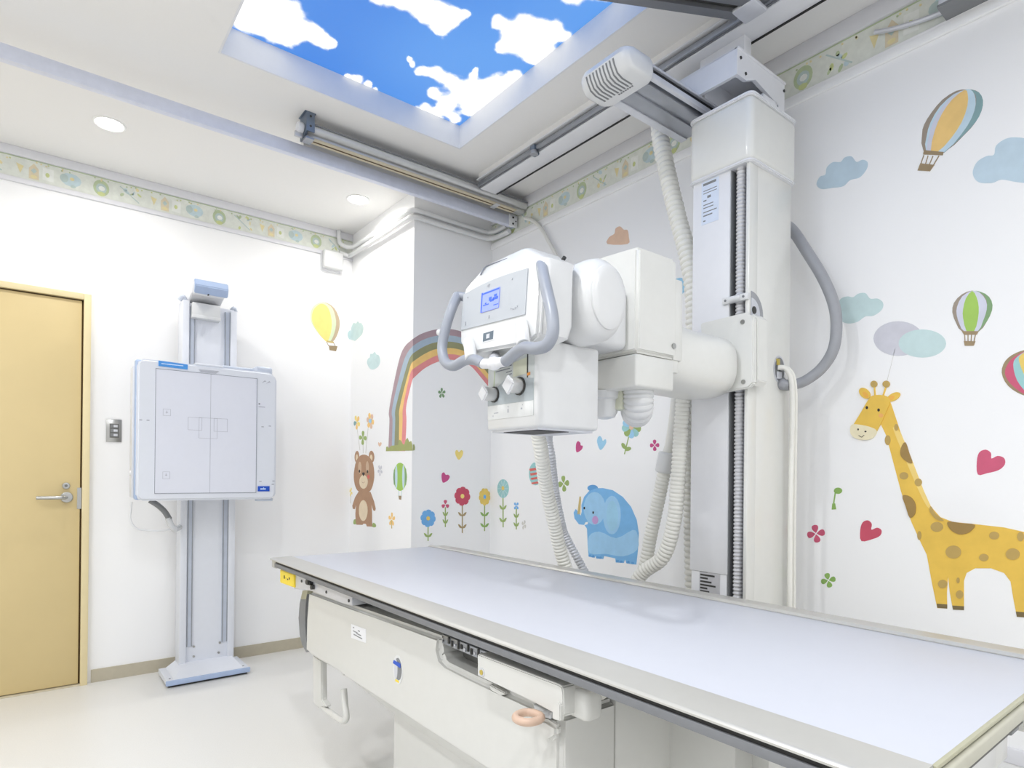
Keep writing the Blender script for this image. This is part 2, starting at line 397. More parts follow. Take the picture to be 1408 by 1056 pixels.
# ------------------------------------------------------------------ door
DX = .205
o = struct(MB().box(-.74, DX, YB-.018, YB-.004, .012, 2.012, 'door', .0015).build('door_1'))
f = MB()
f.box(DX+.008, .245, YB-.034, YB, 0, 2.05, 'door_frame', .002).box(-.785, -.748, YB-.034, YB, 0, 2.05, 'door_frame', .002)
f.box(-.748, DX+.008, YB-.034, YB, 2.02, 2.05, 'door_frame', .002).box(-.748, DX+.008, YB-.030, YB-.002, 0, .008, 'rail_beige')
f.box(DX, DX+.008, YB-.004, YB, 0, 2.02, 'gap').box(-.748, DX+.008, YB-.004, YB, 2.012, 2.02, 'gap').box(-.748, -.74, YB-.004, YB, 0, 2.02, 'gap').box(-.748, DX+.008, YB-.004, YB, .008, .013, 'gap')
struct(f.build('door_frame', o))
yh = YB-.018; H = aY(yh-.03)(92, 684)
h = MB(); h.cyl((H.x, yh, H.z), (H.x, yh-.010, H.z), .027, 'steel', bev=.003).cyl((H.x, yh-.008, H.z), (H.x, yh-.05, H.z), .010, 'steel')
h.tube(spline([(H.x, yh-.042, H.z), (H.x-.02, yh-.054, H.z), (H.x-.06, yh-.056, H.z), (H.x-.125, yh-.054, H.z)], 6), .0095, 'steel', 14)
h.build('door_handle', o)
K = aY(yh-.005)(91, 668); MB().cyl((K.x, yh, K.z), (K.x, yh-.008, K.z), .0165, 'steel', bev=.002).cyl((K.x, yh-.008, K.z), (K.x, yh-.0095, K.z), .007, 'steel_dark').build('lock', o)
K = aY(yh)(116, 685); MB().box(DX-.012, DX+.006, yh-.003, yh+.002, K.z-.055, K.z+.055, 'steel').build('strike_plate', o)

# light switch plate
a = aY(YB)(146, 576); e_ = aY(YB)(167, 608)
o = thing('light_switch', 'brushed steel wall plate with three small rockers between door and chest stand', 'light switch', ((a.x+e_.x)/2, YB, (a.z+e_.z)/2))
MB().box(a.x, e_.x, YB-.005, YB, e_.z, a.z, 'steel', .0015).box(o.location.x-.020, o.location.x+.022, YB-.006, YB-.004, e_.z+.022, a.z-.024, 'steel_dark').build('plate', o)
for k in range(3):
    zz = o.location.z+.024-.024*k
    s = MB().box(o.location.x-.016, o.location.x+.018, YB-.010, YB-.005, zz-.010, zz+.009, 'grey', .0015).box(o.location.x-.002, o.location.x+.016, YB-.0112, YB-.009, zz-.006, zz+.006, 'alu_light').build('rocker', o)

# wall box under the border
a = aY(YB-.02)(442, 343); e_ = aY(YB-.02)(470, 374)
o = thing('wall_box', 'small white plastic box on the back wall under the border', 'junction box', ((a.x+e_.x)/2, YB, e_.z))
MB().box(a.x+.005, e_.x, YB-.055, YB-.012, e_.z, a.z, 'white_gloss', .012, 3).build('cover', o)
MB().box(a.x, e_.x-.006, YB-.014, YB, e_.z-.012, a.z-.004, 'white_satin', .003).build('back_plate', o)

# conduits around the pillar
o = tag(MB().tube(spline([(1.595, 3.915, ZC-.003), (1.595, 3.915, 2.69), (1.605, 3.905, 2.645), (1.64, 3.88, 2.625)], 6) + spline([(1.668, 3.84, 2.622), (1.672, 3.6, 2.620), (1.672, 3.2, 2.612), (1.676, 3.09, 2.610), (1.70, 3.058, 2.609), (1.78, 3.056, 2.608), (2.0, 3.056, 2.606), (2.16, 3.054, 2.606), (2.20, 3.04, 2.606), (2.216, 2.99, 2.606), (2.216, 2.90, 2.608)], 6), .0145, 'white_gloss', 14).build('conduit'),
    'upper white conduit pipe bending around the pillar below the ceiling', 'pipe')
o = tag(MB().tube(spline([(1.60, 3.922, 2.590), (1.65, 3.915, 2.583), (1.668, 3.88, 2.580), (1.672, 3.6, 2.578), (1.672, 3.2, 2.572), (1.676, 3.09, 2.571), (1.70, 3.058, 2.570), (1.78, 3.056, 2.569), (2.0, 3.056, 2.568), (2.14, 3.054, 2.568), (2.195, 3.04, 2.568), (2.216, 2.98, 2.568), (2.216, 2.87, 2.566)], 6), .0145, 'white_gloss', 14).build('conduit'),
    'lower white conduit pipe bending around the pillar above the rainbow', 'pipe')

# thin cable below the rail end, and wall tray at the upper right
o = tag(MB().tube(spline([aX(2.225)(*q) for q in ((722, 300), (732, 303), (744, 314), (754, 331), (764, 350), (772, 372), (776, 410))], 6), .010, 'white_hose', 10).build('wall_cable'),
    'thin white cable dropping from the rail end down the right wall', 'cable')
a = aX(2.20)(1296, 18)
o = tag(MB().box(2.16, XR, a.y-.55, a.y, a.z+.004, a.z+.10, 'alu_light', .004).box(2.158, XR, a.y-.55, a.y+.002, a.z-.004, a.z+.004, 'grey').build('cable_tray'), 'grey metal box on the right wall border at the top edge', 'wall box')
o = tag(MB().tube(spline([aX(2.235)(*q) for q in ((1298, 16), (1270, 27), (1235, 38), (1212, 43), (1203, 44))], 6), .008, 'alu_light', 8).build('border_cable'), 'thin grey cable crossing the paper border from the metal box', 'cable')

# ------------------------------------------------------------------ chest stand (wall bucky)
o = thing('chest_stand', 'white and pale blue wall stand with square detector panel by the back wall', 'x-ray stand', (.78, 3.7, 0))
b = MB()
ring = lambda x0, x1, y0, y1, z: [(x0, y0, z), (x1, y0, z), (x1, y1, z), (x0, y1, z)]
b.loft([ring(.565, .972, 3.60, 3.86, .012), ring(.565, .972, 3.60, 3.86, .036)], 'bucky_white', smooth=False)
b.loft([ring(.60, .945, 3.612, 3.86, .036), ring(.655, .915, 3.72, 3.86, .075)], 'bucky_white', smooth=False)
b.box(.575, .962, 3.605, 3.855, 0, .012, 'dark')
for x in (.585, .95): b.cyl((x, 3.64, .036), (x, 3.64, .038), .005, 'grey')
b.build('base', o)
MB().box(.560, .975, 3.588, 3.602, .012, .038, 'bucky_blue', .003).build('base_trim', o, 'pale blue front edge of the base')
zt = 2.085
b = MB(); b.box(.660, .915, 3.765, 3.865, .05, zt-.03, 'bucky_white')
b.box(.646, .680, 3.745, 3.865, .06, zt-.02, 'bucky_white', .004).box(.892, .926, 3.745, 3.865, .06, zt-.04, 'bucky_white', .004)
b.build('column', o)
b = MB()
for x0 in (.680, .862): b.box(x0, x0+.030, 3.758, 3.766, .16, zt-.05, 'blue_grey')
for x0 in (.684, .706, .864, .888): b.box(x0, x0+.004, 3.755, 3.760, .16, zt-.05, 'alu')
b.build('guide_strips', o)
for x, z in ((.722, .155), (.855, .155), (.722, .10), (.850, .10)): MB().cyl((x, 3.766, z), (x, 3.760, z), .006, 'steel').build('screw', o)
b = MB(); a = aY(3.72)(265, 402); e_ = aY(3.72)(303, 439)
b.box(a.x, e_.x, 3.72, 3.766, e_.z, zt-.03, 'white_gloss', .004).box(a.x-.002, e_.x+.002, 3.714, 3.766, e_.z-.012, e_.z+.006, 'white_gloss', .003); b.build('pulley_cover', o)
b = MB(); a = aY(3.68)(264, 380); e_ = aY(3.68)(309, 402)
b.prism([(a.x, 3.69, zt+.005), (a.x, 3.665, zt-.004), (a.x, 3.65, zt+.050), (a.x, 3.66, zt+.075), (a.x, 3.72, zt+.082), (a.x, 3.80, zt+.05), (a.x, 3.865, zt-.01), (a.x, 3.80, zt-.03)], (e_.x-a.x, 0, 0), 'white_satin', .006)
b.build('head_cap', o)
b = MB(); b.prism([(a.x+.008, 3.660, zt+.002), (a.x+.008, 3.642, zt+.045), (a.x+.008, 3.655, zt+.080), (a.x+.008, 3.700, zt+.086), (a.x+.008, 3.69, zt+.04)], (e_.x-a.x+.004, 0, 0), 'bucky_blue', .004)
b.cyl((.755, 3.668, zt+.006), (.755, 3.652, zt+.004), .004, 'dark'); b.build('head_cover', o, 'pale blue sloped head cover')
for x0, x1, zz in ((.640, .668, zt-.015), (.905, .930, zt-.035)):
    MB().tube(spline([(x0, 3.80, zz), ((x0+x1)/2, 3.79, zz+.022), (x1, 3.80, zz+.004)], 5), .012, 'blue_grey', 10).build('end_cap', o)
# detector
y0, y1, x0, x1, z0, z1 = 3.45, 3.60, .402, 1.062, .980, 1.672
b = MB(); b.prism([(x0, y0, z0+.02), (x0, y0, z1-.025), (x0+.012, y0, z1-.006), (x0+.03, y0, z1), (x1-.04, y0, z1-.002), (x1-.012, y0, z1-.015), (x1, y0, z1-.045), (x1, y0, z0+.03), (x1-.01, y0, z0+.006), (x1-.03, y0, z0), (x0+.02, y0, z0)], (0, .06, 0), 'bucky_white', .010, 3)
b.build('detector_housing', o)
b = MB(); b.box(x0+.012, x1-.02, y0+.058, y0+.082, z0+.004, z1-.006, 'bucky_blue', .006).box(x0-.006, x0+.05, y0+.022, y0+.060, z0+.004, z1-.002, 'bucky_blue', .012, 3); b.build('housing_band', o, 'pale blue band round the detector')
MB().box(x0-.012, x1-.03, y0+.062, y1, z0+.014, z1-.03, 'bucky_white', .006).build('detector_back', o)
q0 = aY(y0)(214, 500); q1 = aY(y0)(352, 674)
b = MB(); fx0, fx1, fz0, fz1 = q0.x, q1.x, 1.015, 1.630
b.box(fx0, fx1, y0-.003, y0+.002, fz0, fz1, 'bucky_face')
for v in ((fx0, fx0+.002, fz0, fz1), (fx1-.002, fx1, fz0, fz1), (fx0, fx1, fz0, fz0+.002), (fx0, fx1, fz1-.002, fz1)):
    b.box(v[0], v[1], y0-.0038, y0-.002, v[2], v[3], 'line')
cx = (fx0+fx1)/2+.01
b.box(cx-.0008, cx+.0008, y0-.0036, y0-.002, fz0, fz1, 'line_soft')
def sq(ux0, ux1, uz0, uz1, m='line_soft', w=.0013):
    for v in ((ux0, ux0+w, uz0, uz1), (ux1-w, ux1, uz0, uz1), (ux0, ux1, uz0, uz0+w), (ux0, ux1, uz1-w, uz1)): b.box(v[0], v[1], y0-.0037, y0-.002, v[2], v[3], m)
for (xa, ya, xb, yb) in ((258.5, 573.5, 277.5, 592), (294, 575, 312.5, 594), (273.5, 574, 298.5, 603.5), (224, 562, 234.5, 572), (223.5, 648.5, 233.5, 658.5)):
    A = aY(y0)(xa, ya); B = aY(y0)(xb, yb); sq(A.x, B.x, B.z, A.z)
for (xa, ya) in ((229.5, 567), (228.5, 653)):
    A = aY(y0)(xa, ya); b.box(A.x-.006, A.x+.004, y0-.0037, y0-.002, A.z-.002, A.z+.0005, 'line_soft').box(A.x-.002, A.x, y0-.0037, y0-.002, A.z-.006, A.z+.008, 'line_soft')
face = b
A = aY(y0-.002)(218, 496.5); B = aY(y0-.002)(258, 504)
b = MB(); b.prism([(A.x, y0-.004, A.z+.003), (B.x, y0-.004, A.z-.002), (B.x, y0-.004, A.z-.027), (A.x, y0-.004, A.z-.024)], (0, .006, 0), 'blue_label')
b.box(A.x+.012, B.x-.02, y0-.0046, y0-.003, A.z-.013, A.z-.009, 'badge_text'); b.build('name_label', o, 'light blue label strip')
A = aY(y0-.002)(354.5, 668.5); B = aY(y0-.002)(370.5, 675.5)
b = MB(); b.box(A.x, B.x, y0-.004, y0+.002, B.z, A.z, 'blue_badge')
for i in range(6): b.box(A.x+.013+.0048*i, A.x+.0166+.0048*i, y0-.0048, y0-.003, (A.z+B.z)/2-.005, (A.z+B.z)/2+(.007 if i in (3,) else .003), 'badge_text')
b.build('badge', o, 'dark blue badge with white lettering')
b = face; A = aY(y0-.002)(354, 553); B = aY(y0-.002)(366, 562)
b.box(A.x, B.x, y0-.0015, y0+.002, B.z, A.z, 'bucky_face').box(A.x+.006, A.x+.014, y0-.0022, y0, A.z-.012, A.z-.005, 'line').box(A.x+.006, B.x-.006, y0-.0022, y0, A.z-.026, A.z-.022, 'line_soft')
for xa, ya in ((363, 525), (369, 526)):
    A = aY(y0)(xa, ya); b.prism([(A.x-.012, y0-.0015, A.z-.008), (A.x+.004, y0-.0015, A.z+.008), (A.x+.012, y0-.0015, A.z+.002), (A.x+.003, y0-.0015, A.z+.001)], (0, .003, 0), 'line_soft')
for xa, ya in ((193.5, 577.5), (203.5, 578), (361, 587), (371, 586), (358, 662), (376, 661.5), (375, 666)):
    A = aY(y0)(xa, ya); b.box(A.x-.006, A.x+.006, y0-.0015, y0+.002, A.z-.002, A.z+.003, 'line_soft')
b.build('detector_face', o)
b = MB(); A = aY(y0)(272, 501); B = aY(y0)(302, 507)
for i in range(4): b.box(A.x+.004+i*.003, B.x-.004-i*.004, y0-.0015+.002*0, y0+.002, 1.646-.004*i, 1.6475-.004*i, 'line_soft')
b.box(A.x-.012, B.x+.02, y0+.005, y0+.05, z1-.003, z1+.008, 'bucky_white', .004); b.build('top_clip', o)
b = MB(); b.tube(spline([(.80, y0+.09, z1+.012), (.93, y0+.09, z1+.012), (1.0, y0+.085, z1+.014)], 4), .012, 'blue_grey', 10); b.box(.955, 1.045, y0+.02, y0+.11, z1-.012, z1+.030, 'blue_grey', .012, 3); b.build('top_grip', o)
A = aY(y0+.03)(360, 691); MB().box(A.x-.03, A.x+.055, y0+.02, y0+.06, z0-.012, z0+.004, 'blue_grey', .003).build('lower_latch', o)
b = MB(); b.cyl((x0-.018, y0+.09, 1.115), (x0+.01, y0+.09, 1.115), .012, 'white_satin'); b.build('side_pin', o)
b = MB(); P = [aY(3.62)(*q) for q in ((206, 688), (216, 694), (226, 703), (233, 714))]
b.tube(spline(P, 6), .014, 'grey', 12); b.build('power_cable', o, 'grey cable below the detector')
P = [aY(3.62)(*q) for q in ((231, 712), (235, 722), (240, 728))]; MB().tube(spline(P, 5)+[Vector((.652, 3.78, P[-1].z))], .015, 'clear', 12).build('cable_socket', o)
P = [aY(3.66)(*q) for q in ((181, 690), (180, 700), (179, 712), (183, 722), (192, 728), (215, 730), (236, 728))]
MB().tube(spline(P, 6), .0045, 'white_satin', 8).build('thin_cable', o)
MB().box(.688, .88, y1-.005, 3.768, 1.15, 1.55, 'bucky_white', .006).build('carriage', o)

# ------------------------------------------------------------------ table
o = thing('xray_table', 'large white x-ray table with beige metal edges and white bed surface', 'x-ray table', (1.16, 1.4, 0))
TY0, TY1, NX0, NX1, FX0, FX1, ZT = .268, 2.545, .762, .850, 1.497, 1.588, .780
MB().box(NX1-.004, FX0+.004, TY0-.004, TY1-.002, .752, ZT-.0015, 'bed', .001).build('bed', o, 'glossy white bed surface')
def rail(x0, x1, lipx, name):
    s = 1 if lipx == x0 else -1
    pts = [(lipx, .7725), (lipx, .7755), (lipx+s*.003, .7788), (lipx+s*.007, ZT), (x1 if s > 0 else x0, ZT), (x1 if s > 0 else x0, .742), (lipx+s*.03, .742), (lipx+s*.03, .7725)]
    MB().prism([(x, TY1, z) for x, z in pts], (0, TY0-TY1-.004, 0), 'frame_beige').build(name, o)
rail(NX0, NX1, NX0, 'near_edge'); rail(FX0, FX1, FX1, 'far_edge')
MB().prism([(FX0-.002, TY1, ZT-.001), (FX0-.002, TY1, ZT+.001), (FX0+.004, TY1, ZT+.006), (FX0+.014, TY1, ZT+.006), (FX0+.020, TY1, ZT-.001)], (0, TY0-TY1-.002, 0), 'frame_beige').build('far_bead', o)
MB().box(NX0+.005, NX0+.05, TY0+.01, TY1-.035, .758, .773, 'black').build('slot', o, 'black slot under the near edge')
MB().box(NX0+.001, NX0+.022, TY0, TY1-.055, .7495, .7645, 'alu_dark', .0015).box(NX0+.02, NX0+.06, TY0+.01, TY1-.10, .7485, .758, 'alu_dark').build('accessory_rail', o, 'dark grey accessory rail')
MB().box(NX0+.004, NX0+.05, TY1-.06, TY1-.010, .743, .772, 'frame_beige', .004).build('corner_block', o)
b = MB(); b.box(NX1, FX0, TY0-.008, TY0-.002, .773, ZT-.001, 'frame_olive', .001).box(NX0+.03, FX1, TY0-.014, TY0-.003, .750, .771, 'end_beige', .004, 3)
b.build('end_rail', o)
# frame under the bed, coloured dark for the shade in the gap
MB().box(.90, 1.50, TY0+.02, TY1-.05, .700, .752, 'inside_shade').build('under_frame', o)
b = MB(); b.box(.90, 1.215, .290, .50, .600, .715, 'table_white', .004).box(1.235, 1.305, .296, .50, .650, .715, 'table_white', .004).box(1.212, 1.24, .31, .45, .66, .70, 'dark').box(1.30, 1.345, .29, .34, .69, .715, 'grey', .003)
b.prism([(1.33, .285, .730), (1.52, .285, .73), (1.50, .285, .70), (1.42, .285, .672), (1.37, .285, .68)], (0, .14, 0), 'table_white', .004); b.build('end_bracket', o)
# body
X8 = .80
A = aX(X8)
top = [A(*q) for q in ((424, 812), (484, 833.5), (546, 855), (608, 877))]
notch = [A(*q) for q in ((604, 884), (602.5, 894), (605, 905), (612, 912), (640, 926), (672, 941), (735, 969), (752, 978))]
pts = top+notch+[Vector((X8, .860, .662)), Vector((X8, .860, .464)), Vector((X8, 1.92, .464)), A(466, 925.5), A(431, 905), A(420, 896), A(421, 850)]
b = MB(); b.prism(pts, (.16, 0, 0), 'table_white', .012, 3)
b.build('front_cover', o)
b = MB(); b.box(.955, 1.46, .862, 2.20, .466, .700, 'table_white', .01)
b.build('body', o)
b = MB()
b.loft([ring(.812, 1.45, .875, 1.91, .468), ring(.90, 1.40, .90, 1.73, .372), ring(.90, 1.40, .90, 1.73, .0)], 'table_white', smooth=False)
b.build('pedestal', o)
b = MB(); b.box(1.135, 1.44, .70, .90, 0, .66, 'table_white', .006).box(1.20, 1.42, .55, .72, 0, .62, 'table_white', .006); b.build('drive_housing', o)
b = MB(); P = [aX(.835)(*q) for q in ((416, 812), (412, 830), (410.5, 850), (412, 872), (415, 886), (421, 897))]
P2 = [aX(.835)(*q) for q in ((423, 812), (420.5, 830), (419.5, 850), (420, 872), (422, 886), (423.5, 896))]
b.prism(P+P2[::-1], (.10, 0, 0), 'grey')
b.prism([aX(.834)(*q) for q in ((416, 812), (413.5, 824), (420.5, 824), (423, 812))], (.10, 0, 0), 'frame_olive')
b.build('end_bumper', o, 'dark grey curved end band')
# cavity and swing cover
b = MB(); b.box(.862, .868, .90, 1.31, .655, .715, 'inside_shade'); b.build('tray_cavity', o)
b = MB(); b.box(.812, .862, 1.10, 1.312, .700, .722, 'alu', .001)
for i in range(12): b.box(.809, .813, 1.12+.014*i, 1.126+.014*i, .703+.004*(i % 2), .712+.005*(i % 3), 'dark' if i % 3 else 'alu_light')
b.build('tray_scale', o)
A = aX(.772)
b = MB(); b.prism([A(*q) for q in ((656, 899), (715, 921.5), (768, 941.5), (772.5, 945), (774, 950), (775, 984), (771, 988), (757.5, 979), (735, 967), (700, 950), (656.5, 929.5))], (.055, 0, 0), 'table_white', .0025)
b.build('swing_cover', o)
A = aX(.7705); K = A(662, 924.5)
b = MB(); b.cyl((.7705, K.y, K.z), (.7735, K.y, K.z), .0095, 'alu_light').cyl((.769, K.y, K.z), (.772, K.y, K.z), .0055, 'brass'); b.build('brass_screw', o)
b = MB(); b.prism([aX(.766)(*q) for q in ((762, 966), (767, 965), (770, 970), (770, 992), (759, 989), (759, 975))], (.012, 0, 0), 'table_white', .002); b.build('hinge', o)
b = MB(); b.box(.800, .846, .792, .862, .668, .727, 'table_white', .012, 3)
b.prism([(.80, .845, .726), (.82, .775, .735), (.86, .765, .728), (.85, .80, .70), (.80, .835, .705)], (0, 0, .006), 'frame_beige'); b.build('tray_end', o)
A = aX(.796); b = MB()
b.prism([A(*q) for q in ((672, 940.5), (694, 952.5), (694, 955), (688, 957), (674, 949))], (.012, 0, 0), 'table_white', .002)
b.build('tray_foot', o)
b = MB(); b.prism([aX(.792)(*q) for q in ((733, 968), (757, 980), (757, 989), (736, 983))], (.012, 0, 0), 'clear', .001)
b.prism([aX(.785)(*q) for q in ((738, 988), (750, 990), (765, 1000), (764, 1014), (754, 1021), (738, 1008))], (.018, 0, 0), 'table_white', .006); b.build('release_plate', o)
# beige pull
b = MB(); K = Vector((.752, .896, .661))
P = [(K.x+dx, K.y+dy, K.z) for dx, dy in ((-.026, .010), (-.026, -.008), (-.016, -.020), (.004, -.022), (.018, -.012), (.019, .008), (.008, .022), (-.012, .022))]
b.tube(spline(P, 3, True), .0078, 'beige_handle', 12, closed=True); b.cyl((K.x+.02, K.y-.005, K.z), (.80, K.y-.005, K.z), .006, 'clear'); b.build('release_handle', o, 'beige loop handle')
# oval window and warning label
A = aX(X8-.0005); K = A(547, 921)
b = MB(); E = lambda a, bb, dy=0, dz=0: [(X8, K.y+dy+a*math.cos(2*PI*i/28), K.z+dz+bb*math.sin(2*PI*i/28)) for i in range(28)]
b.prism(E(.0275, .0395), (-.0012, 0, 0), 'white_gloss').prism(E(.021, .030, -.003, .003), (-.0018, 0, 0), 'grey').prism(E(.010, .028, .009, 0), (-.0022, 0, 0), 'alu_light')
b.prism([(X8, K.y+.024, K.z+.013), (X8, K.y-.018, K.z+.010), (X8, K.y-.018, K.z+.022), (X8, K.y+.02, K.z+.022)], (-.0035, 0, 0), 'blue_badge').box(X8-.002, X8, K.y-.008, K.y+.012, K.z-.034, K.z-.028, 'yellow'); b.build('sight_window', o, 'oval window with a blue marker')
P = [A(*q) for q in ((483, 858), (503, 865), (503, 884), (483, 877))]; b = MB(); b.prism([(X8, p.y, p.z) for p in P], (-.001, 0, 0), 'white_satin')
ya, yb, za, zb = P[0].y, P[1].y, P[2].z, P[0].z
for fr, z, w in ((.18, .80, .08), (.55, .72, .12), (.30, .5, .3), (.55, .42, .3), (.3, .22, .22), (.6, .2, .35)):
    y = ya+(yb-ya)*fr; L = abs(yb-ya)*w/2; zz = za+(zb-za)*z
    b.box(X8-.0016, X8, y-L, y+L, zz-.0015, zz+.0015, 'grey')
b.build('warning_label', o)
# yellow tag, slide bracket, step loop
P = [aX(.775)(*q) for q in ((385, 783), (404, 790), (404, 808), (385, 801))]
b = MB(); b.prism(P, (.03, 0, 0), 'yellow', .002)
y = [p.y for p in P]; zc = sum(p.z for p in P)/4
for i, dy in enumerate((.028, .008, -.012, -.03)): b.box(.7740, .776, sum(y)/4+dy-.005, sum(y)/4+dy+.004, zc-.004+.004*(i % 2), zc+.004+(.004 if i in (0, 3) else -.003), 'dark')
b.build('yellow_tag', o, 'yellow tag with dark marks')
b = MB(); b.prism([aX(.782)(*q) for q in ((404, 788), (430, 797), (484, 815.5), (484, 833), (470, 829.5), (428, 812.5), (404, 809.5))], (.05, 0, 0), 'alu_light', .002)
for q in ((415, 799), (449, 814), (480, 826)):
    K = aX(.782)(*q); b.cyl((.783, K.y, K.z), (.7795, K.y, K.z), .005, 'dark')
b.build('slide_bracket', o)
K = aX(.775)(425, 801); b = MB(); b.box(.768, .785, K.y-.022, K.y+.022, K.z-.007, K.z+.006, 'black', .003).cyl((.77, K.y-.03, K.z-.012), (.785, K.y-.03, K.z-.012), .008, 'dark').box(.765, .785, K.y-.012, K.y+.006, K.z-.006, K.z+.014, 'dark'); b.build('lock_lever', o)
A = aX(.83); b = MB()
b.prism([A(*q) for q in ((429.5, 900), (441.5, 908), (442, 962), (449, 972), (436, 973), (430.5, 966))], (.022, 0, 0), 'table_white', .004)
b.tube(spline([Vector((.841, p.y, p.z)) for p in [A(*q) for q in ((436, 960), (437, 968), (444, 976), (456, 985), (466, 992), (471, 991), (472, 984), (470, 968), (468.5, 948))]], 6), .0105, 'table_white', 12)
b.build('step_loop', o, 'white loop bracket below the table end')

# ------------------------------------------------------------------ tube column
o = thing('tube_column', 'tall white x-ray tube column standing between the table and the giraffe wall', 'x-ray column', (1.94, 1.18, 0))
CX0, CX1, CY0, CY1 = 1.80, 2.062, 1.077, 1.291
b = MB(); b.box(1.846, CX1, CY0, CY1, 0, 2.30, 'white_warm', .003).box(CX0, 1.85, CY0, CY0+.012, 0, 2.30, 'white_warm', .002); b.build('column_body', o)
MB().box(CX0, 1.85, 1.148, CY1, .80, 2.30, 'white_satin', .003).build('front_cover', o)
b = MB(); b.box(CX0+.004, 1.85, 1.150, CY1-.004, .02, .80, 'white_satin', .002); b.build('lower_cover', o)
b = MB(); b.box(1.838, 1.847, CY0+.012, 1.148, .02, 2.30, 'steel_dark').box(1.801, 1.838, CY0+.011, CY0+.0135, .02, 2.30, 'cable_grey').box(1.806, 1.838, 1.1455, 1.149, .02, 2.30, 'grey'); b.build('channel_liner', o, 'dark grey vertical channel')
b = MB(); hose(b, [(1.822, 1.1195, .05), (1.822, 1.1195, .8), (1.822, 1.1195, 1.5), (1.822, 1.1195, 2.28)], .0165, .0125, .0045, 'conduit', 14); b.build('spiral_conduit', o, 'silver spiral conduit in the channel')
b = MB(); b.box(1.79, 1.806, CY0-.002, 1.168, 1.690, 1.712, 'white_gloss', .003).tube([(1.797, 1.1195+.03*math.cos(t*PI/6), 1.701) for t in range(0)] or [(1.795, 1.10, 1.701), (1.793, 1.14, 1.701)], .011, 'white_gloss', 10)
for y in (1.09, 1.155): b.cyl((1.79, y, 1.701), (1.788, y, 1.701), .004, 'grey')
b.build('conduit_clamp', o)
b = MB(); b.box(1.788, 2.074, 1.065, 1.302, 2.135, 2.348, 'white_warm', .022, 4); b.build('column_cap', o)
b = MB(); b.prism(rrect(1.785, 2.077, 1.062, 1.305, 2.342), (0, 0, .012), 'white_satin', .003).prism(rrect(1.786, 2.076, 1.063, 1.304, 2.131), (0, 0, .010), 'white_satin', .003); b.build('cap_rim', o)
# carriage to the ceiling track
b = MB()
b.prism([(1.79, 1.12, 2.515), (2.09, 1.12, 2.515), (2.09, 1.12, 2.356), (2.05, 1.12, 2.356), (2.05, 1.12, 2.425), (1.90, 1.12, 2.455), (1.845, 1.12, 2.43), (1.79, 1.12, 2.43)], (0, .012, 0), 'white_satin')
b.box(1.79, 1.802, 1.132, 1.42, 2.43, 2.515, 'white_satin').box(2.078, 2.09, 1.132, 1.42, 2.36, 2.515, 'white_satin').box(1.802, 2.078, 1.132, 1.42, 2.505, 2.515, 'white_satin').box(1.79, 1.805, 1.12, 1.42, 2.512, 2.520, 'white_satin', .002).box(1.79, 2.092, 1.115, 1.13, 2.512, 2.520, 'white_satin', .002)
b.box(1.82, 2.06, 1.26, 1.272, 2.43, 2.505, 'white_satin')
for q in ((1.80, 2.49), (2.075, 2.49), (1.83, 2.45)): b.cyl((q[0]+.01, 1.12, q[1]), (q[0]+.01, 1.117, q[1]), .005, 'dark')
b.build('trolley', o)
MB().box(1.93, 1.975, 1.18, 1.36, 2.515, 2.660, 'white_satin', .003).box(1.95, 2.04, 1.12, 1.27, 2.35, 2.43, 'white_satin').build('trolley_neck', o)
# -Y face: wheel and cable hole
b = MB(); W = (1.812, CY0, 1.648)
b.prism([(W[0]+.072*math.sin(PI*i/20), CY0+.001, W[2]+.072*math.cos(PI*i/20)) for i in range(21)], (0, -.0025, 0), 'cable_grey').prism([(W[0]+.050*math.sin(PI*i/20), CY0-.001, W[2]+.050*math.cos(PI*i/20)) for i in range(21)], (0, -.0022, 0), 'alu_light').cyl((1.826, CY0, 1.66), (1.826, CY0-.005, 1.66), .012, 'dark'); b.build('pulley_wheel', o, 'grey pulley wheel edge')
K = aY(CY0)(1071, 508); b = MB()
b.prism([(K.x+.036*math.cos(2*PI*i/28), CY0+.001, K.z+.046*math.sin(2*PI*i/28)) for i in range(28)], (0, -.003, 0), 'alu_light').prism([(K.x+.030*math.cos(2*PI*i/28), CY0, K.z+.040*math.sin(2*PI*i/28)) for i in range(28)], (0, -.0032, 0), 'grey')
b.box(K.x-.022, K.x-.002, CY0-.006, CY0, K.z+.012, K.z+.034, 'brass', .002).box(K.x-.02, K.x+.01, CY0-.008, CY0, K.z-.034, K.z-.008, 'alu_light', .004); b.build('cable_port', o)
# labels on the column
def text_label(x, P, rows, par, name, m='white_satin', ink='grey'):
    b = MB(); ys = [p.y for p in P]; zs = [p.z for p in P]; ya, yb = max(ys), min(ys); za, zb = max(zs), min(zs)
    b.box(x-.0012, x+.001, yb, ya, zb, za, m)
    for fz, f0, f1, h in rows:
        z = zb+(za-zb)*fz; b.box(x-.0018, x, ya-(ya-yb)*f1, ya-(ya-yb)*f0, z-h, z+h, ink)
    return b.build(name, par)
mk('label_blue', (214, 224, 240), .4); mk('label_grey', (198, 198, 202), .4)
A = aX(CX0); text_label(CX0, [A(965, 252), A(988, 252), A(965, 302), A(988, 302)], [(.93, .1, .85, .004), (.78, .12, .9, .0012), (.72, .12, .9, .0012), (.62, .35, .55, .004), (.55, .12, .3, .002), (.45, .12, .7, .0015), (.38, .12, .7, .0015), (.28, .12, .9, .0015), (.20, .12, .65, .002), (.08, .12, .25, .002)], o, 'instruction_label', 'label_blue')
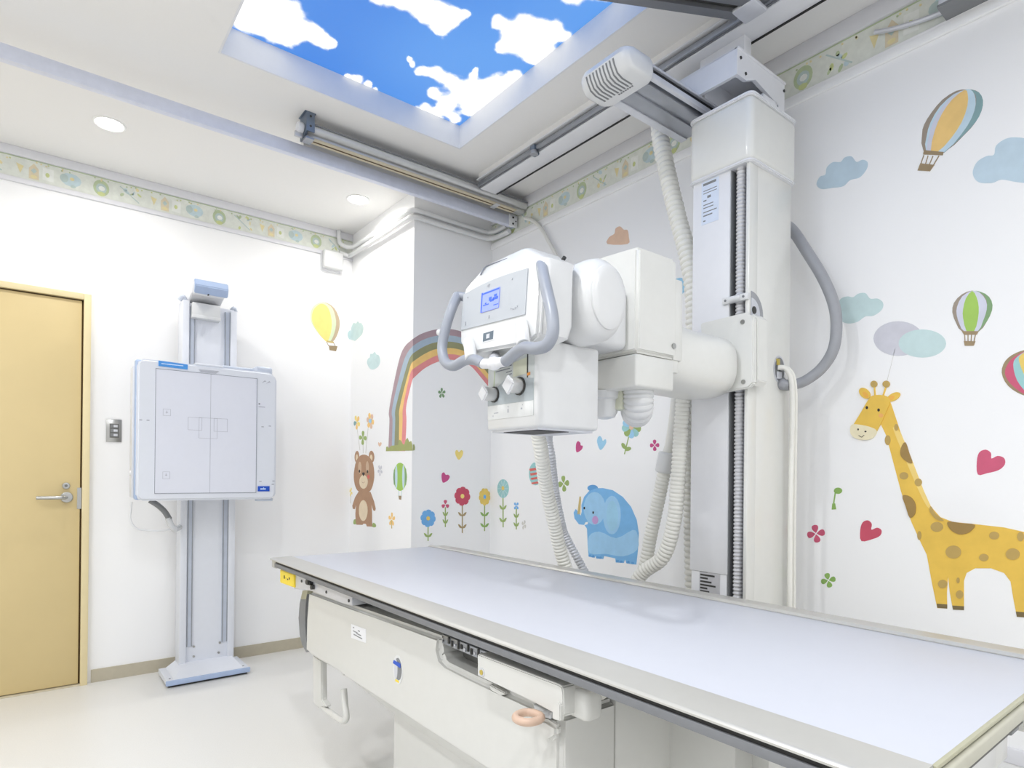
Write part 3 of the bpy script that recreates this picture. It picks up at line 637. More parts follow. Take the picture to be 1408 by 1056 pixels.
A = aX(CX0+.004); text_label(CX0+.004, [A(962, 781), A(990, 781), A(962, 816), A(990, 816)], [(.92, .05, .25, .002), (.82, .05, .4, .004), (.68, .05, .75, .003), (.57, .05, .42, .003), (.45, .05, .6, .003), (.33, .05, .8, .003), (.22, .05, .4, .003), (.1, .05, .5, .004), (.06, .4, .9, .0015)], o, 'rating_label', 'label_grey', 'dark')

# top arm and vented head fixed to the column
arm = thing('detector_arm', 'grey aluminium arm with a white vented head reaching out from the column top', 'sensor arm', (1.6, 1.33, 2.40))
b = MB(); b.box(1.50, 1.90, 1.335, 1.395, 2.372, 2.405, 'alu', .003).box(1.50, 1.90, 1.285, 1.340, 2.378, 2.428, 'alu', .004).box(1.50, 1.90, 1.272, 1.288, 2.408, 2.430, 'black').box(1.50, 1.90, 1.258, 1.274, 2.384, 2.402, 'alu_light', .002).box(1.50, 1.89, 1.262, 1.275, 2.424, 2.432, 'alu_light', .002).box(1.50, 1.90, 1.39, 1.42, 2.368, 2.376, 'alu_light', .002)
b.build('arm_profile', arm)
hx0, hx1, hy0, hy1, hz0, hz1 = 1.385, 1.530, 1.235, 1.440, 2.352, 2.428
b = MB(); sec = [(hx0+.045, hz0), (hx1-.03, hz0), (hx1-.006, hz0+.010), (hx1, hz0+.03), (hx1-.004, hz1-.012), (hx1-.02, hz1), (hx0+.03, hz1), (hx0+.008, hz1-.008), (hx0, hz1-.028), (hx0+.008, hz0+.028), (hx0+.022, hz0+.008)]
mx, mz = (hx0+hx1)/2, (hz0+hz1)/2
b.loft([[(mx+(x-mx)*s, y, mz+(z-mz)*s) for x, z in sec] for y, s in ((hy0, .70), (hy0+.004, .82), (hy0+.014, .93), (hy0+.03, 1), (hy1-.03, 1), (hy1-.014, .93), (hy1-.004, .82), (hy1, .70))], 'white_gloss'); b.build('head_shell', arm)
b = MB()
for i in range(9):
    y = hy0+.050+.0142*i
    P = [(hx0+.001, y, hz1-.032), (hx0+.0075, y, hz0+.029), (hx0+.022, y, hz0+.0078), (hx0+.045, y, hz0-.0004), (hx0+.090, y, hz0-.0004)]
    for a_, c_ in zip(P, P[1:]):
        a_, c_ = Vector(a_), Vector(c_); n_ = Vector((-1, 0, -1)).normalized()*.0012
        b.prism([a_+n_, c_+n_, c_+n_+Vector((0, .0052, 0)), a_+n_+Vector((0, .0052, 0))], -n_*2, 'grey')
b.build('grille_slots', arm)
b = MB()
for i in range(7): b.box(hx1-.052+.001*(i % 2), hx1-.045, hy0+.055+.009*i, hy0+.061+.009*i, hz0-.0008, hz0+.001, 'grey')
b.build('head_marks', arm)

# ------------------------------------------------------------------ tube head
o = thing('tube_head', 'white x-ray tube head with control panel, grey handles and collimator over the table', 'x-ray tube', (1.15, 1.2, 1.24))
# arm: carriage plate and bulging arm
b = MB(); A = aX(1.792)
b.prism([A(*q) for q in ((968, 446), (1030, 431), (1041, 437), (1041, 527), (1034, 534), (975, 545))], (-.022, 0, 0), 'white_warm', .004)
b.prism([A(*q) for q in ((1034, 431), (1042, 437), (1042, 523), (1036, 531))], (.06, 0, 0), 'white_warm', .002)
for q in ((1021, 442.5), (1022, 525)):
    K = aX(1.769)(*q); b.cyl((1.771, K.y, K.z), (1.767, K.y, K.z), .007, 'steel')
b.build('carriage_plate', o)
b = MB()
def oval(x, y0, y1, z0, z1, e=2.8, n=32):
    cy, cz, a, c_ = (y0+y1)/2, (z0+z1)/2, (y1-y0)/2, (z1-z0)/2; out = []
    for i in range(n):
        t = 2*PI*i/n; ct, st = math.cos(t), math.sin(t)
        out.append((x, cy+a*math.copysign(abs(ct)**(2/e), ct), cz+c_*math.copysign(abs(st)**(2/e), st)))
    return out
b.loft([oval(1.40, 1.125, 1.39, 1.392, 1.612), oval(1.50, 1.118, 1.37, 1.392, 1.600), oval(1.60, 1.098, 1.34, 1.380, 1.582), oval(1.69, 1.085, 1.32, 1.374, 1.578), oval(1.745, 1.082, 1.32, 1.378, 1.575), oval(1.765, 1.095, 1.31, 1.392, 1.562), oval(1.772, 1.11, 1.29, 1.41, 1.545)], 'white_warm'); b.build('arm', o)
# gear box
GX0, GX1, GY0, GY1 = 1.30, 1.475, 1.108, 1.430
b = MB(); b.prism([(GX0, GY0, 1.462), (GX0, GY0, 1.752), (GX0, GY1, 1.770), (GX0, GY1, 1.462)], (GX1-GX0, 0, 0), 'white_warm', .010, 3)
b.box(GX1-.01, GX1+.035, GY0+.005, GY1-.02, 1.46, 1.70, 'white_warm', .008); b.build('gear_box', o)
b = MB(); b.box(GX0-.002, GX1-.01, GY0+.001, GY1, 1.368, 1.459, 'white_warm', .008, 3); b.box(GX1-.015, GX1+.02, GY0+.01, GY1-.02, 1.425, 1.462, 'white_warm', .004); b.build('gear_box_base', o)
for q in ((804, 479), (804.5, 508)):
    K = aX(GX0-.002)(*q); MB().cyl((GX0, K.y, K.z), (GX0-.005, K.y, K.z), .008, 'steel').build('cover_screw', o)
K = aY(GY0)(926, 476); MB().cyl((K.x, GY0+.002, K.z), (K.x, GY0-.004, K.z), .008, 'steel').build('cover_screw', o)
# bellows and knob
b = MB(); c0 = Vector((1.385, 1.175, 1.372))
P = [c0+Vector(v) for v in ((0, 0, .01), (0, 0, -.015), (.002, .002, -.036), (.012, .012, -.054), (.035, .035, -.060), (.075, .075, -.045))]
hose(b, P, .045, .0115, .004, 'white_gloss', 24); b.build('bellows', o)
b = MB(); K = Vector((1.335, 1.260, 1.37)); b.lathe(K, (0, 0, -1), [(0, .05), (.02, .048), (.025, .04), (.06, .038), (.075, .03), (.08, .012)], 'white_gloss', 24); b.box(1.34, 1.38, 1.20, 1.24, 1.315, 1.37, 'sticker_cream', .006); b.build('cable_gland', o)
# tube cylinder (slightly oval, its axis along the table)
b = MB(); T = Vector((1.092, 1.02, 1.552)); R_ = .104; SXF = .76
def otube(b, prof, m): b.loft([[(T.x+SXF*r*math.cos(2*PI*k/48), T.y+d, T.z+r*math.sin(2*PI*k/48)) for k in range(48)] for d, r in prof], m)
otube(b, [(0, .055), (.001, .072), (.004, .080), (.009, .087), (.018, .095), (.032, .101), (.05, R_), (.36, R_), (.40, .09), (.41, .05)], 'white_gloss'); b.build('tube_cylinder', o)
b = MB(); otube(b, [(.004, .078), (-.002, .078), (-.006, .072), (-.009, .055), (-.0095, .002)], 'white_gloss'); b.build('end_cap', o)
MB().box(1.14, 1.302, 1.14, 1.38, 1.47, 1.64, 'white_gloss', .02, 3).build('tube_mount', o)
# housing behind the control panel
HX = .905; HY0, HY1 = 1.040, 1.382
b = MB(); b.loft([rrect(.925, .985, 1.075, 1.345, 1.432, .02), rrect(.907, .995, 1.048, 1.374, 1.442, .02), rrect(.905, 1.000, 1.040, 1.380, 1.47, .02), rrect(.905, 1.002, 1.040, 1.380, 1.600, .02), rrect(.908, 1.012, 1.045, 1.376, 1.616, .02), rrect(.950, 1.075, 1.158, 1.354, 1.676, .02), rrect(.957, 1.076, 1.166, 1.347, 1.683, .018), rrect(.966, 1.070, 1.178, 1.338, 1.685, .014)], 'white_gloss'); b.build('housing', o)
MB().tube(spline([aX(.948)(698, 355.5), aX(.948)(684, 360.5), aX(.946)(669, 366), aX(.934)(664, 372), aX(.928)(661, 378)], 6), .002, 'line', 6).build('top_hatch', o)
MB().cyl((1.03, 1.122, 1.650), (1.028, 1.108, 1.658), .005, 'dark').build('housing_screw', o)
# control panel
VY0, VY1 = 1.363, 1.095
def cz(v, z, dx=0): return Vector((.893+.07*(z-1.5)+dx, VY0+(VY1-VY0)*v, z))
def cp(v, w, dx=0):   # v 0..1 from far to near end, w 0..1 upward
    zb = 1.504-.012*v; zt = 1.600+.007*math.sin(PI*min(1, max(0, v)))
    return cz(v, zb+(zt-zb)*w, dx)
b = MB(); N = 14
out = [cp(i/N, 0) for i in range(N+1)]+[cp(1-i/N, 1) for i in range(N+1)]
b.prism([p+Vector((.004, 0, 0)) for p in out], (-.004, 0, 0), 'panel_grey', .0)
pan = b
b = MB(); bz = [cz(-.035, 1.500), cz(-.02, 1.470), cz(.06, 1.446), cz(.26, 1.433), cz(1.04, 1.422), cz(1.17, 1.436), cz(1.18, 1.50), cz(1.165, 1.600)]+[cp(1.1-1.12*i/N, 1.06) for i in range(N+1)]+[cz(-.035, 1.58)]
b.prism([p+Vector((.022, 0, 0)) for p in bz], (-.019, 0, 0), 'white_gloss', .007, 3); b.build('panel_bezel', o)
def quad(b, v0, v1, w0, w1, m, d=-.001, t=-.001): b.prism([cp(v0, w0, d), cp(v1, w0, d), cp(v1, w1, d), cp(v0, w1, d)], (t, 0, 0), m)
b = pan
for v, w in ((.42, .90), (.44, .92), (.435, .88), (.09, .84), (.08, .12), (.08, .17), (.47, .17), (.47, .13), (.79, .86), (.80, .20), (.83, .18), (.86, .19), (.89, .22)): quad(b, v-.007, v+.007, w-.012, w+.012, 'line_soft')
cpan = b.build('control_panel', o)
b = MB(); quad(b, .335, .616, .30, .77, 'screen')
quad(b, .335, .35, .30, .77, 'screen_dark', -.0022, -.0005)
for v0, v1, w0, w1 in ((.35, .61, .72, .75), (.46, .50, .52, .60), (.48, .54, .49, .54), (.52, .60, .51, .57), (.54, .58, .58, .63), (.37, .46, .44, .46), (.54, .61, .38, .395), (.40, .42, .47, .50)): quad(b, v0, v1, w0, w1, 'screen_dark', -.0022, -.0005)
b.build('screen', cpan, 'small lit blue screen')
def zquad(b, v0, v1, z0_, z1_, m, d, t): b.prism([cz(v0, z0_, d), cz(v1, z0_, d), cz(v1, z1_, d), cz(v0, z1_, d)], (t, 0, 0), m)
b = MB(); zquad(b, .37, .56, 1.453, 1.480, 'white_satin', .004, -.002); zquad(b, .385, .545, 1.456, 1.477, 'display', .0025, -.0012); zquad(b, .44, .49, 1.461, 1.472, 'alu_light', .0013, -.0006)
b.build('angle_display', o)
# collimator
KX0, KX1, KY0, KY1, KZ0, KZ1 = .952, 1.165, 1.118, 1.325, 1.236, 1.452
b = MB(); b.box(KX0, KX1, KY0, KY1, KZ0+.002, KZ1, 'white_gloss', .010, 3)
col = b.build('collimator', o)
b = MB(); b.box(KX0+.012, KX1-.012, KY0+.012, KY1-.012, KZ0-.003, KZ0+.004, 'alu_light').box(KX0+.02, KX1-.09, KY0+.02, KY1-.05, KZ0-.0045, KZ0, 'black'); b.build('beam_window', col)
q = lambda v, w, d=0: Vector((KX0-d, KY1-.008-(KY1-KY0-.020)*v, KZ0+.030+(KZ1-KZ0-.036)*w))
def cq(b, P, m, d=.001, t=.001): b.prism([q(v, w, d-t) for v, w in P], (-t, 0, 0), m)
b = MB(); cq(b, ((0, 0), (1, 0), (1, 1), (0, 1)), 'collimator_plate', .0012, .0012)
cq(b, ((0, 0), (1, 0), (1, .20), (0, .20)), 'collimator_light', .0018, .0006)
cq(b, ((0, .205), (1, .205), (1, .50), (.85, .52), (.55, .55), (.38, .54), (.25, .48), (.1, .36), (0, .33)), 'collimator_zone', .0018, .0006)
cq(b, ((.57, .56), (.86, .58), (.86, .80), (.57, .76)), 'sticker_cream', .0018, .0006)
for v0, v1, w in ((.18, .5, .68), (.2, .54, .72), (.3, .54, .76), (.42, .54, .64), (.44, .54, .60)): cq(b, ((v0, w), (v1, w+.01), (v1, w+.022), (v0, w+.012)), 'line', .0018, .0006)
cq(b, ((.13, .48), (.145, .48), (.165, .70), (.15, .70)), 'pap_green', .0018, .0006)
cq(b, ((.865, .52), (.885, .52), (.885, .98), (.865, .98)), 'dark', .0022, .001); cq(b, ((.87, .545), (.93, .55), (.93, .59), (.87, .58)), 'orange_bit', .0024, .0012)
for v, w, a, c_ in ((.20, .09, .10, .012), (.13, .05, .01, .02), (.47, .10, .022, .05), (.47, .16, .01, .02), (.76, .11, .03, .02), (.78, .16, .012, .012)): cq(b, ((v-a/2, w-c_/2), (v+a/2, w-c_/2), (v+a/2, w+c_/2), (v-a/2, w+c_/2)), 'line_soft', .0024, .0006)
b.build('front_plate', col)
for v, w, R2 in ((.16, .36, .019), (.72, .42, .021)):
    K = q(v, w); b = MB(); b.cyl(K, K+Vector((-.006, 0, 0)), R2*1.08, 'dark').cyl(K+Vector((-.004, 0, 0)), K+Vector((-.038, 0, 0)), R2*.93, 'rail_silver', bev=.003)
    b.prism([K+Vector((-.034, 1.15*R2*math.cos(2*PI*i/4), 1.25*R2*math.sin(2*PI*i/4))) for i in range(4)], (-.008, 0, 0), 'white_satin', .003)
    b.build('knob', col)
# handles
def handle(P, name='handle'):
    b = MB(); b.tube(spline(P, 8), .0135, 'handle_grey', 16); return b.build(name, o, 'grey curved grip')
hA = lambda x, y, X: aX(X)(x, y)
handle([hA(744, 361, .925), hA(747, 378, .895), hA(753, 405, .875), hA(759, 432, .862), hA(760, 457, .855), hA(752, 474, .85), hA(738, 479, .85), hA(722, 478, .852), hA(712, 483, .86), hA(702, 491, .868), hA(695, 497, .872)])
handle([hA(629, 407, .912), hA(621, 425, .885), hA(613, 450, .870), hA(608, 478, .862), hA(612, 497, .857), hA(624, 503, .856), hA(640, 495, .86), hA(654, 495, .865), hA(664, 500, .870)])
b = MB(); b.sphere(hA(679, 500, .872), .018, 'white_satin', (1, 1.25, .9)); b.tube([hA(664, 500, .871), hA(679, 500, .873), hA(695, 497, .873)], .0125, 'white_satin', 14); b.tube([hA(679, 500, .875), hA(681, 492, .93)], .016, 'alu_light', 12); b.build('handle_joint', o)
for (x, y), (x2, y2), X_ in (((717, 444), (720, 474), .870), ((645, 470), (648, 494), .872)):
    MB().cyl(hA(x, y, X_+.018), hA(x2, y2, X_-.012), .0155, 'white_gloss', bev=.002).build('handle_post', o)
b = MB(); b.tube([hA(744, 361, .925), hA(745, 362, .95)], .012, 'handle_grey', 12); b.build('grip_root', o); b = MB(); b.tube([hA(629, 407, .912), (.935, HY1-.006, 1.60)], .012, 'handle_grey', 12); b.build('grip_root', o)
MB().tube([hA(604, 457, .90), hA(614, 460, .90)], .010, 'clear', 10).build('grip_button', o)

# ------------------------------------------------------------------ hoses and cables
b = MB(); hose(b, [(2.04, 1.44, 2.60), (1.95, 1.47, 2.58), (1.88, 1.475, 2.52)]+[aX(1.875)(*q_) for q_ in ((907, 170), (909, 195), (919, 245), (932, 300), (944, 345), (953, 395), (955, 450))]+[(1.888, 1.348, 1.35), (1.892, 1.348, 1.0)]+[(1.895, 1.332, .55)], .033, .021, .007, 'white_hose', 20)
tag(b.build('corrugated_hose'), 'thick white corrugated hose dropping from the ceiling beside the column', 'hose')
P = [(1.33, 1.40, 1.42), (1.34, 1.52, 1.33)]+[aX(X_)(x, y) for x, y, X_ in ((740, 590, 1.38), (744, 620, 1.42), (751, 670, 1.50), (760, 710, 1.56), (773, 765, 1.63))]+[(1.70, 1.72, .62), (1.76, 1.60, .575)]+[aX(X_)(x, y) for x, y, X_ in ((880, 792, 1.79), (912, 765, 1.80), (927, 715, 1.80), (932, 660, 1.80), (936, 600, 1.80), (940, 545, 1.80))]
b = MB(); hose(b, P, .027, .0145, .004, 'white_hose', 18); tag(b.build('corrugated_hose'), 'white corrugated cable hose looping from the tube head under the table to the column', 'hose')
P = [(1.42, 1.42, 1.42), (1.43, 1.50, 1.33)]+[aX(X_)(x, y) for x, y, X_ in ((755, 595, 1.54), (758, 630, 1.59), (764, 680, 1.67), (771, 715, 1.72), (779, 740, 1.77))]+[(1.85, 1.80, .66)]
b = MB(); hose(b, P, .018, .013, .003, 'alu_light', 14); tag(b.build('corrugated_hose'), 'thinner grey hose just behind the white hose under the collimator', 'hose')
P = [(1.87, 1.66, .60)]+[aX(X_)(x, y) for x, y, X_ in ((884, 785, 1.86), (895, 735, 1.87), (907, 680, 1.88), (914, 645, 1.88))]
b = MB(); hose(b, P, .026, .0145, .0035, 'white_hose', 16)
o2 = thing('hose_with_collar', 'greyish corrugated hose with a white collar hanging behind the looped hose near the elephant', 'hose', P[-1])
b.build('hose_body', o2)
c0, c1 = aX(1.88)(913, 650), aX(1.88)(918, 622)
MB().cyl(c0, c1, .034, 'white_gloss', bev=.008).build('collar', o2); MB().tube(spline([c1, aX(1.88)(922, 605), aX(1.88)(927, 570), aX(1.88)(931, 530)], 6), .018, 'white_hose', 12).build('hose_tail', o2)
P = [(2.075, 1.16, 2.05)]+[aX(2.14)(*q_) for q_ in ((1087, 314), (1112, 350), (1132, 383), (1146, 417), (1150, 447), (1146, 480), (1130, 506))]+[aX(2.12)(1108, 523), aX(2.09)(1090, 529), aY(CY0-.012)(1078, 529), aY(CY0+.004)(1074, 526)]
b = MB(); b.tube(spline(P, 8), .0185, 'cable_grey', 14); tag(b.build('grey_cable'), 'thick grey cable arching from the column side against the right wall', 'cable')
for dx, r_, lb in ((0, .0085, 'left white cable hanging from the round port down the column side'), (.020, .0075, 'right white cable hanging from the round port down the column side')):
    K = aY(CY0)(1071, 508)
    P = [(K.x-.016+dx, CY0-.004, K.z+.004), (K.x-.002+dx, CY0-.026, K.z-.002), (K.x+.016+dx, CY0-.036, K.z-.05), (K.x+.030+dx, CY0-.032, K.z-.2), (K.x+.035+dx*1.2, CY0-.026, .9), (K.x+.04+dx*1.3, CY0-.026, .4), (K.x+.04+dx*1.3, CY0-.024, .02)]
    tag(MB().tube(spline(P, 8), r_, 'white_hose', 12).build('white_cable'), lb, 'cable')

# ------------------------------------------------------------------ wall stickers
PAL = dict(gir=(234, 194, 84), gir2=(244, 214, 128), spot=(190, 160, 92), spotd=(160, 130, 74), hoof=(122, 106, 72), cream=(240, 230, 196), ear=(236, 178, 80),
  ink=(50, 44, 40), blush=(236, 176, 104), pink=(206, 92, 122), mag=(198, 80, 136), red=(202, 82, 104), green=(142, 180, 96), leaf=(156, 178, 106), dgreen=(126, 160, 116),
  cloud=(196, 216, 228), teal=(200, 222, 222), lilac=(208, 208, 216), bbrown=(158, 146, 132), bblue=(200, 222, 234), blil=(212, 214, 228), bor=(240, 202, 128), bteal=(136, 168, 170),
  basket=(158, 138, 106), bgreen=(164, 202, 96), bdg=(132, 166, 120), yel=(244, 222, 130), peach=(228, 194, 168), sky=(160, 208, 236), blue=(116, 178, 232), ele=(124, 184, 232), ele2=(160, 206, 240), ele3=(100, 164, 220),
  purple=(196, 160, 212), bear=(178, 140, 110), bear2=(206, 178, 150), bearb=(232, 214, 184), tan=(196, 176, 146), pgreen=(214, 226, 190), r1=(176, 152, 158), r2=(172, 190, 204), r3=(150, 150, 112), r4=(244, 204, 128), r5=(232, 148, 148),
  stem=(172, 152, 112), fyel=(236, 206, 110), fteal=(158, 206, 206), str=(216, 214, 208), white=(246, 246, 244), twig=(206, 184, 122), rust=(218, 110, 100), grass=(166, 172, 110))
for k, v in PAL.items(): mk('st_'+k, v, .6, var=.045, scale=22)
class Sticker:
    """a vinyl sticker: flat coloured shapes on a wall plane; coordinates measured on the photograph, then placed on the wall"""
    def __init__(s, plane, o=(0, 0), k=1):
        s.mb = MB(); s.o, s.k = o, k; s.n = 0; s.em = .0004; s.use(plane)
    def use(s, plane):
        s.pl = plane; s.fn = {'back': aY(YB), 'right': aX(XR), 'pl': aX(PX), 'pf': aY(PY)}[plane]
        s.nv = Vector({'back': (0, -1, 0), 'right': (-1, 0, 0), 'pl': (-1, 0, 0), 'pf': (0, -1, 0)}[plane]); return s
    def P(s, u, v): return s.fn(s.o[0]+u*s.k, s.o[1]+v*s.k)
    def poly(s, pts, c, smooth=0):
        s.n += 1
        W = [s.P(*p) for p in pts]
        if smooth: W = spline(W, smooth, True)
        s.mb.prism([p-s.nv*s.em for p in W], s.nv*(.0006+s.em+.00012*s.n), 'st_'+c, smooth=False); return s
    def ell(s, u, v, a, b, c, rot=0, n=20):
        return s.poly([(u+a*math.cos(2*PI*i/n)*math.cos(rot)-b*math.sin(2*PI*i/n)*math.sin(rot), v+a*math.cos(2*PI*i/n)*math.sin(rot)+b*math.sin(2*PI*i/n)*math.cos(rot)) for i in range(n)], c)
    def line(s, pts, w, c):
        for (a, b), (d, e) in zip(pts, pts[1:]):
            L = math.hypot(d-a, e-b); nx, ny = -(e-b)/L*w/2, (d-a)/L*w/2
            s.poly([(a+nx, b+ny), (d+nx, e+ny), (d-nx, e-ny), (a-nx, b-ny)], c)
        return s
    def petals(s, u, v, ru, rv, n, c, off=0, wid=.36, inner=.12, cols=None):
        for i in range(n):
            t = off+2*PI*i/n; pts = []
            for d, w in ((inner, .1), (.45, .8), (.72, 1), (.92, .75), (1, 0), (.92, -.75), (.72, -1), (.45, -.8), (inner, -.1)):
                a = d*math.cos(t)-w*wid*math.sin(t); b = d*math.sin(t)+w*wid*math.cos(t); pts.append((u+a*ru, v+b*rv))
            s.poly(pts, cols[i % len(cols)] if cols else c, 3)
        return s
    def leaves(s, u, v, c, L=28, h=20):
        s.poly([(u, v+h*.6), (u-L*.6, v+h*.5), (u-L, v-h*.5), (u-L*.5, v-h*.3)], c, 3); s.poly([(u, v+h*.6), (u+L*.6, v+h*.5), (u+L, v-h*.5), (u+L*.5, v-h*.3)], c, 3); return s
    def done(s, name, label, cat='wall sticker', group=None): return tag(s.mb.build(name), label, cat, group)
c8, c7 = ((1080, 480), .36004), ((1080, 100), .3788)
# giraffe
s = Sticker('right', *c8); s.em = 0
s.line([(418, 0), (404, 60), (388, 122)], 1.5, 'str')
s.poly([(365, 288), (385, 330), (412, 432), (442, 545), (482, 662), (520, 745), (540, 785), (560, 895), (580, 989), (618, 991), (617, 930), (621, 868), (628, 930), (640, 995), (682, 997), (682, 885), (692, 855), (725, 837), (785, 837), (835, 855), (860, 888), (870, 950), (884, 1022), (928, 1026), (945, 900), (962, 930), (975, 1028), (1015, 1030), (1010, 860), (1005, 760), (975, 720), (910, 698), (835, 681), (720, 668), (640, 660), (592, 642), (556, 602), (530, 545), (490, 440), (440, 318), (405, 212), (395, 190), (372, 225)], 'gir')
s.poly([(410, 300), (440, 320), (490, 440), (530, 545), (555, 602), (540, 600), (500, 520), (450, 400)], 'gir2', 2)
for q_ in (((578, 972), (618, 975), (618, 991), (580, 988)), ((637, 979), (682, 982), (682, 997), (640, 995)), ((880, 1002), (926, 1006), (928, 1026), (884, 1022))): s.poly(q_, 'hoof')
for u, v, a, b_ in ((424, 299, 8, 13), (391, 348, 11, 19), (453, 484, 17, 14), (508, 509, 14, 15), (579, 679, 24, 19), (512, 712, 8, 17), (642, 775, 30, 25), (798, 712, 19, 15), (758, 796, 18, 14), (869, 783, 27, 22), (601, 897, 18, 16), (660, 883, 6, 11), (666, 937, 14, 16), (899, 716, 13, 18)): s.ell(u, v, a, b_, 'spot')
s.poly([(459, 356), (442, 378), (442, 408), (464, 430), (486, 435), (474, 398)], 'spotd', 3); s.poly([(448, 560), (478, 564), (498, 592), (496, 628), (476, 644), (460, 600)], 'spotd', 3)
s.poly([(620, 659), (632, 690), (665, 707), (702, 700), (724, 671), (670, 664)], 'spotd', 3); s.poly([(556, 600), (553, 622), (578, 650), (606, 655), (575, 628)], 'spot', 3)
s.line([(341, 145), (343, 178)], 5, 'gir'); s.line([(384, 147), (374, 178)], 5, 'gir'); s.ell(339, 134, 13, 13, 'spot'); s.ell(386, 134, 14, 13, 'spot')
s.ell(304, 169, 25, 17, 'gir', .75); s.ell(308, 175, 15, 8, 'ear', .8); s.ell(414, 183, 28, 14, 'gir', -.5); s.ell(406, 187, 14, 8, 'ear', -.5)
s.poly([(335, 178), (318, 194), (290, 242), (262, 288), (250, 310), (256, 330), (276, 343), (308, 347), (336, 339), (350, 315), (366, 285), (388, 235), (401, 205), (395, 185), (370, 176)], 'gir', 3)
s.poly([(257, 288), (249, 310), (255, 330), (276, 343), (308, 347), (336, 339), (351, 314), (335, 301), (298, 291)], 'cream', 3)
s.ell(313, 224, 5, 6, 'ink'); s.ell(358, 233, 5, 6, 'ink'); s.ell(367, 254, 9, 8, 'blush'); s.ell(280, 307, 3, 4, 'ink'); s.ell(308, 315, 4, 3, 'ink'); s.line([(282, 330), (293, 337), (303, 329)], 2, 'ink')
s.done('giraffe_sticker', 'large yellow giraffe with brown spots stuck on the right wall')
for lab, c_, pts in (('larger pink heart sticker on the right wall above the giraffe back', 'pink', ((735, 479), (731, 430), (740, 395), (765, 384), (785, 397), (787, 418), (810, 408), (835, 416), (838, 440), (815, 462), (770, 474))),
        ('red heart sticker left of the giraffe body beside the small red flower', 'red', ((290, 733), (286, 690), (295, 662), (315, 654), (330, 668), (328, 690), (350, 682), (367, 692), (362, 712), (335, 725)))):
    Sticker('right', *c8).poly(pts, c_, 3).done('heart_sticker', lab)
Sticker('right', *c8).line([(191, 545), (184, 592)], 5, 'green').ell(201, 541, 16, 12, 'green').poly([(179, 590), (190, 589), (194, 612), (177, 613)], 'green').done('sprout_sticker', 'small green sprout sticker left of the giraffe neck')
Sticker('right', *c8).petals(117, 705, 34, 34, 4, 'pink', -1.75).done('flower_sticker', 'small four-petal red flower sticker right of the hanging white cables')
Sticker('right', *c8).petals(164, 883, 28, 28, 4, 'green', -1.8).done('flower_sticker', 'small four-petal green flower sticker lowest on the right wall')
s = Sticker('right', *c8)
s.poly([(826, 90), (840, 45), (880, 15), (935, 2), (995, 25), (1025, 75), (1005, 130), (960, 178), (905, 175), (850, 140)], 'basket', 3).poly([(838, 92), (855, 48), (890, 20), (935, 5), (985, 25), (1010, 75), (990, 130), (955, 176), (912, 172), (862, 135)], 'pink', 3)
s.poly([(870, 60), (885, 30), (930, 6), (975, 30), (995, 75), (975, 130), (950, 176), (925, 170), (885, 120)], 'fteal', 3).poly([(892, 45), (905, 18), (932, 6), (955, 20), (968, 75), (955, 140), (945, 176), (925, 130)], 'fyel', 3)
s.line([(925, 176), (922, 195)], 2, 'basket').line([(948, 177), (944, 196)], 2, 'basket').poly([(915, 195), (950, 198), (946, 216), (917, 213)], 'basket').done('balloon_sticker', 'pink and yellow striped balloon sticker cut by the right edge')
s = Sticker('right', *c7)
s.poly([(655, 61), (620, 66), (570, 98), (530, 145), (503, 190), (496, 225), (501, 283), (575, 290), (650, 225), (690, 180), (712, 138), (717, 100), (703, 72), (680, 62)], 'bbrown', 2)
s.poly([(672, 61), (690, 80), (692, 115), (676, 165), (640, 222), (576, 289), (590, 279), (650, 224), (690, 180), (712, 138), (717, 100), (703, 72)], 'bteal', 2)
s.poly([(655, 62), (612, 78), (562, 122), (527, 180), (513, 230), (511, 284), (576, 289), (640, 222), (676, 165), (691, 115), (686, 78), (672, 62)], 'bblue', 2)
s.poly([(652, 62), (610, 84), (568, 126), (534, 185), (520, 235), (512, 284), (530, 284), (560, 170), (600, 105)], 'blil', 2)
s.poly([(650, 63), (605, 98), (568, 150), (542, 212), (528, 283), (556, 285), (600, 240), (640, 180), (661, 120), (662, 78)], 'bor', 2)
s.poly([(503, 281), (575, 288), (571, 300), (500, 297)], 'basket')
for a, b_ in (((503, 299), (492, 330)), ((518, 301), (509, 331)), ((536, 302), (523, 333)), ((558, 301), (538, 335))): s.line([a, b_], 3, 'basket')
s.poly([(490, 329), (541, 335), (525, 358), (480, 355)], 'basket').done('balloon_sticker', 'large orange and blue balloon sticker highest on the right wall')
s = Sticker('right', *c7)
s.poly([(678, 791), (640, 805), (612, 835), (606, 870), (620, 910), (642, 940), (700, 941), (730, 905), (749, 862), (748, 828), (725, 802)], 'bbrown', 2).poly([(690, 791), (716, 804), (731, 830), (730, 862), (716, 905), (698, 941), (730, 905), (750, 862), (748, 828), (725, 802)], 'bdg', 2)
s.poly([(678, 792), (642, 812), (623, 850), (622, 880), (633, 915), (650, 939), (698, 939), (717, 903), (731, 860), (728, 826), (705, 798)], 'blil', 2).poly([(678, 792), (655, 820), (645, 860), (645, 890), (658, 939), (685, 939), (699, 895), (702, 850), (694, 815)], 'bgreen', 2)
s.poly([(640, 938), (702, 938), (695, 951), (648, 951)], 'basket')
for a, b_ in (((651, 951), (652, 975)), ((663, 951), (663, 975)), ((676, 951), (674, 975)), ((690, 951), (685, 975))): s.line([a, b_], 3, 'basket')
s.poly([(648, 974), (690, 975), (684, 991), (651, 991)], 'basket').done('balloon_sticker', 'green and lilac balloon sticker on the right wall above the pink heart')
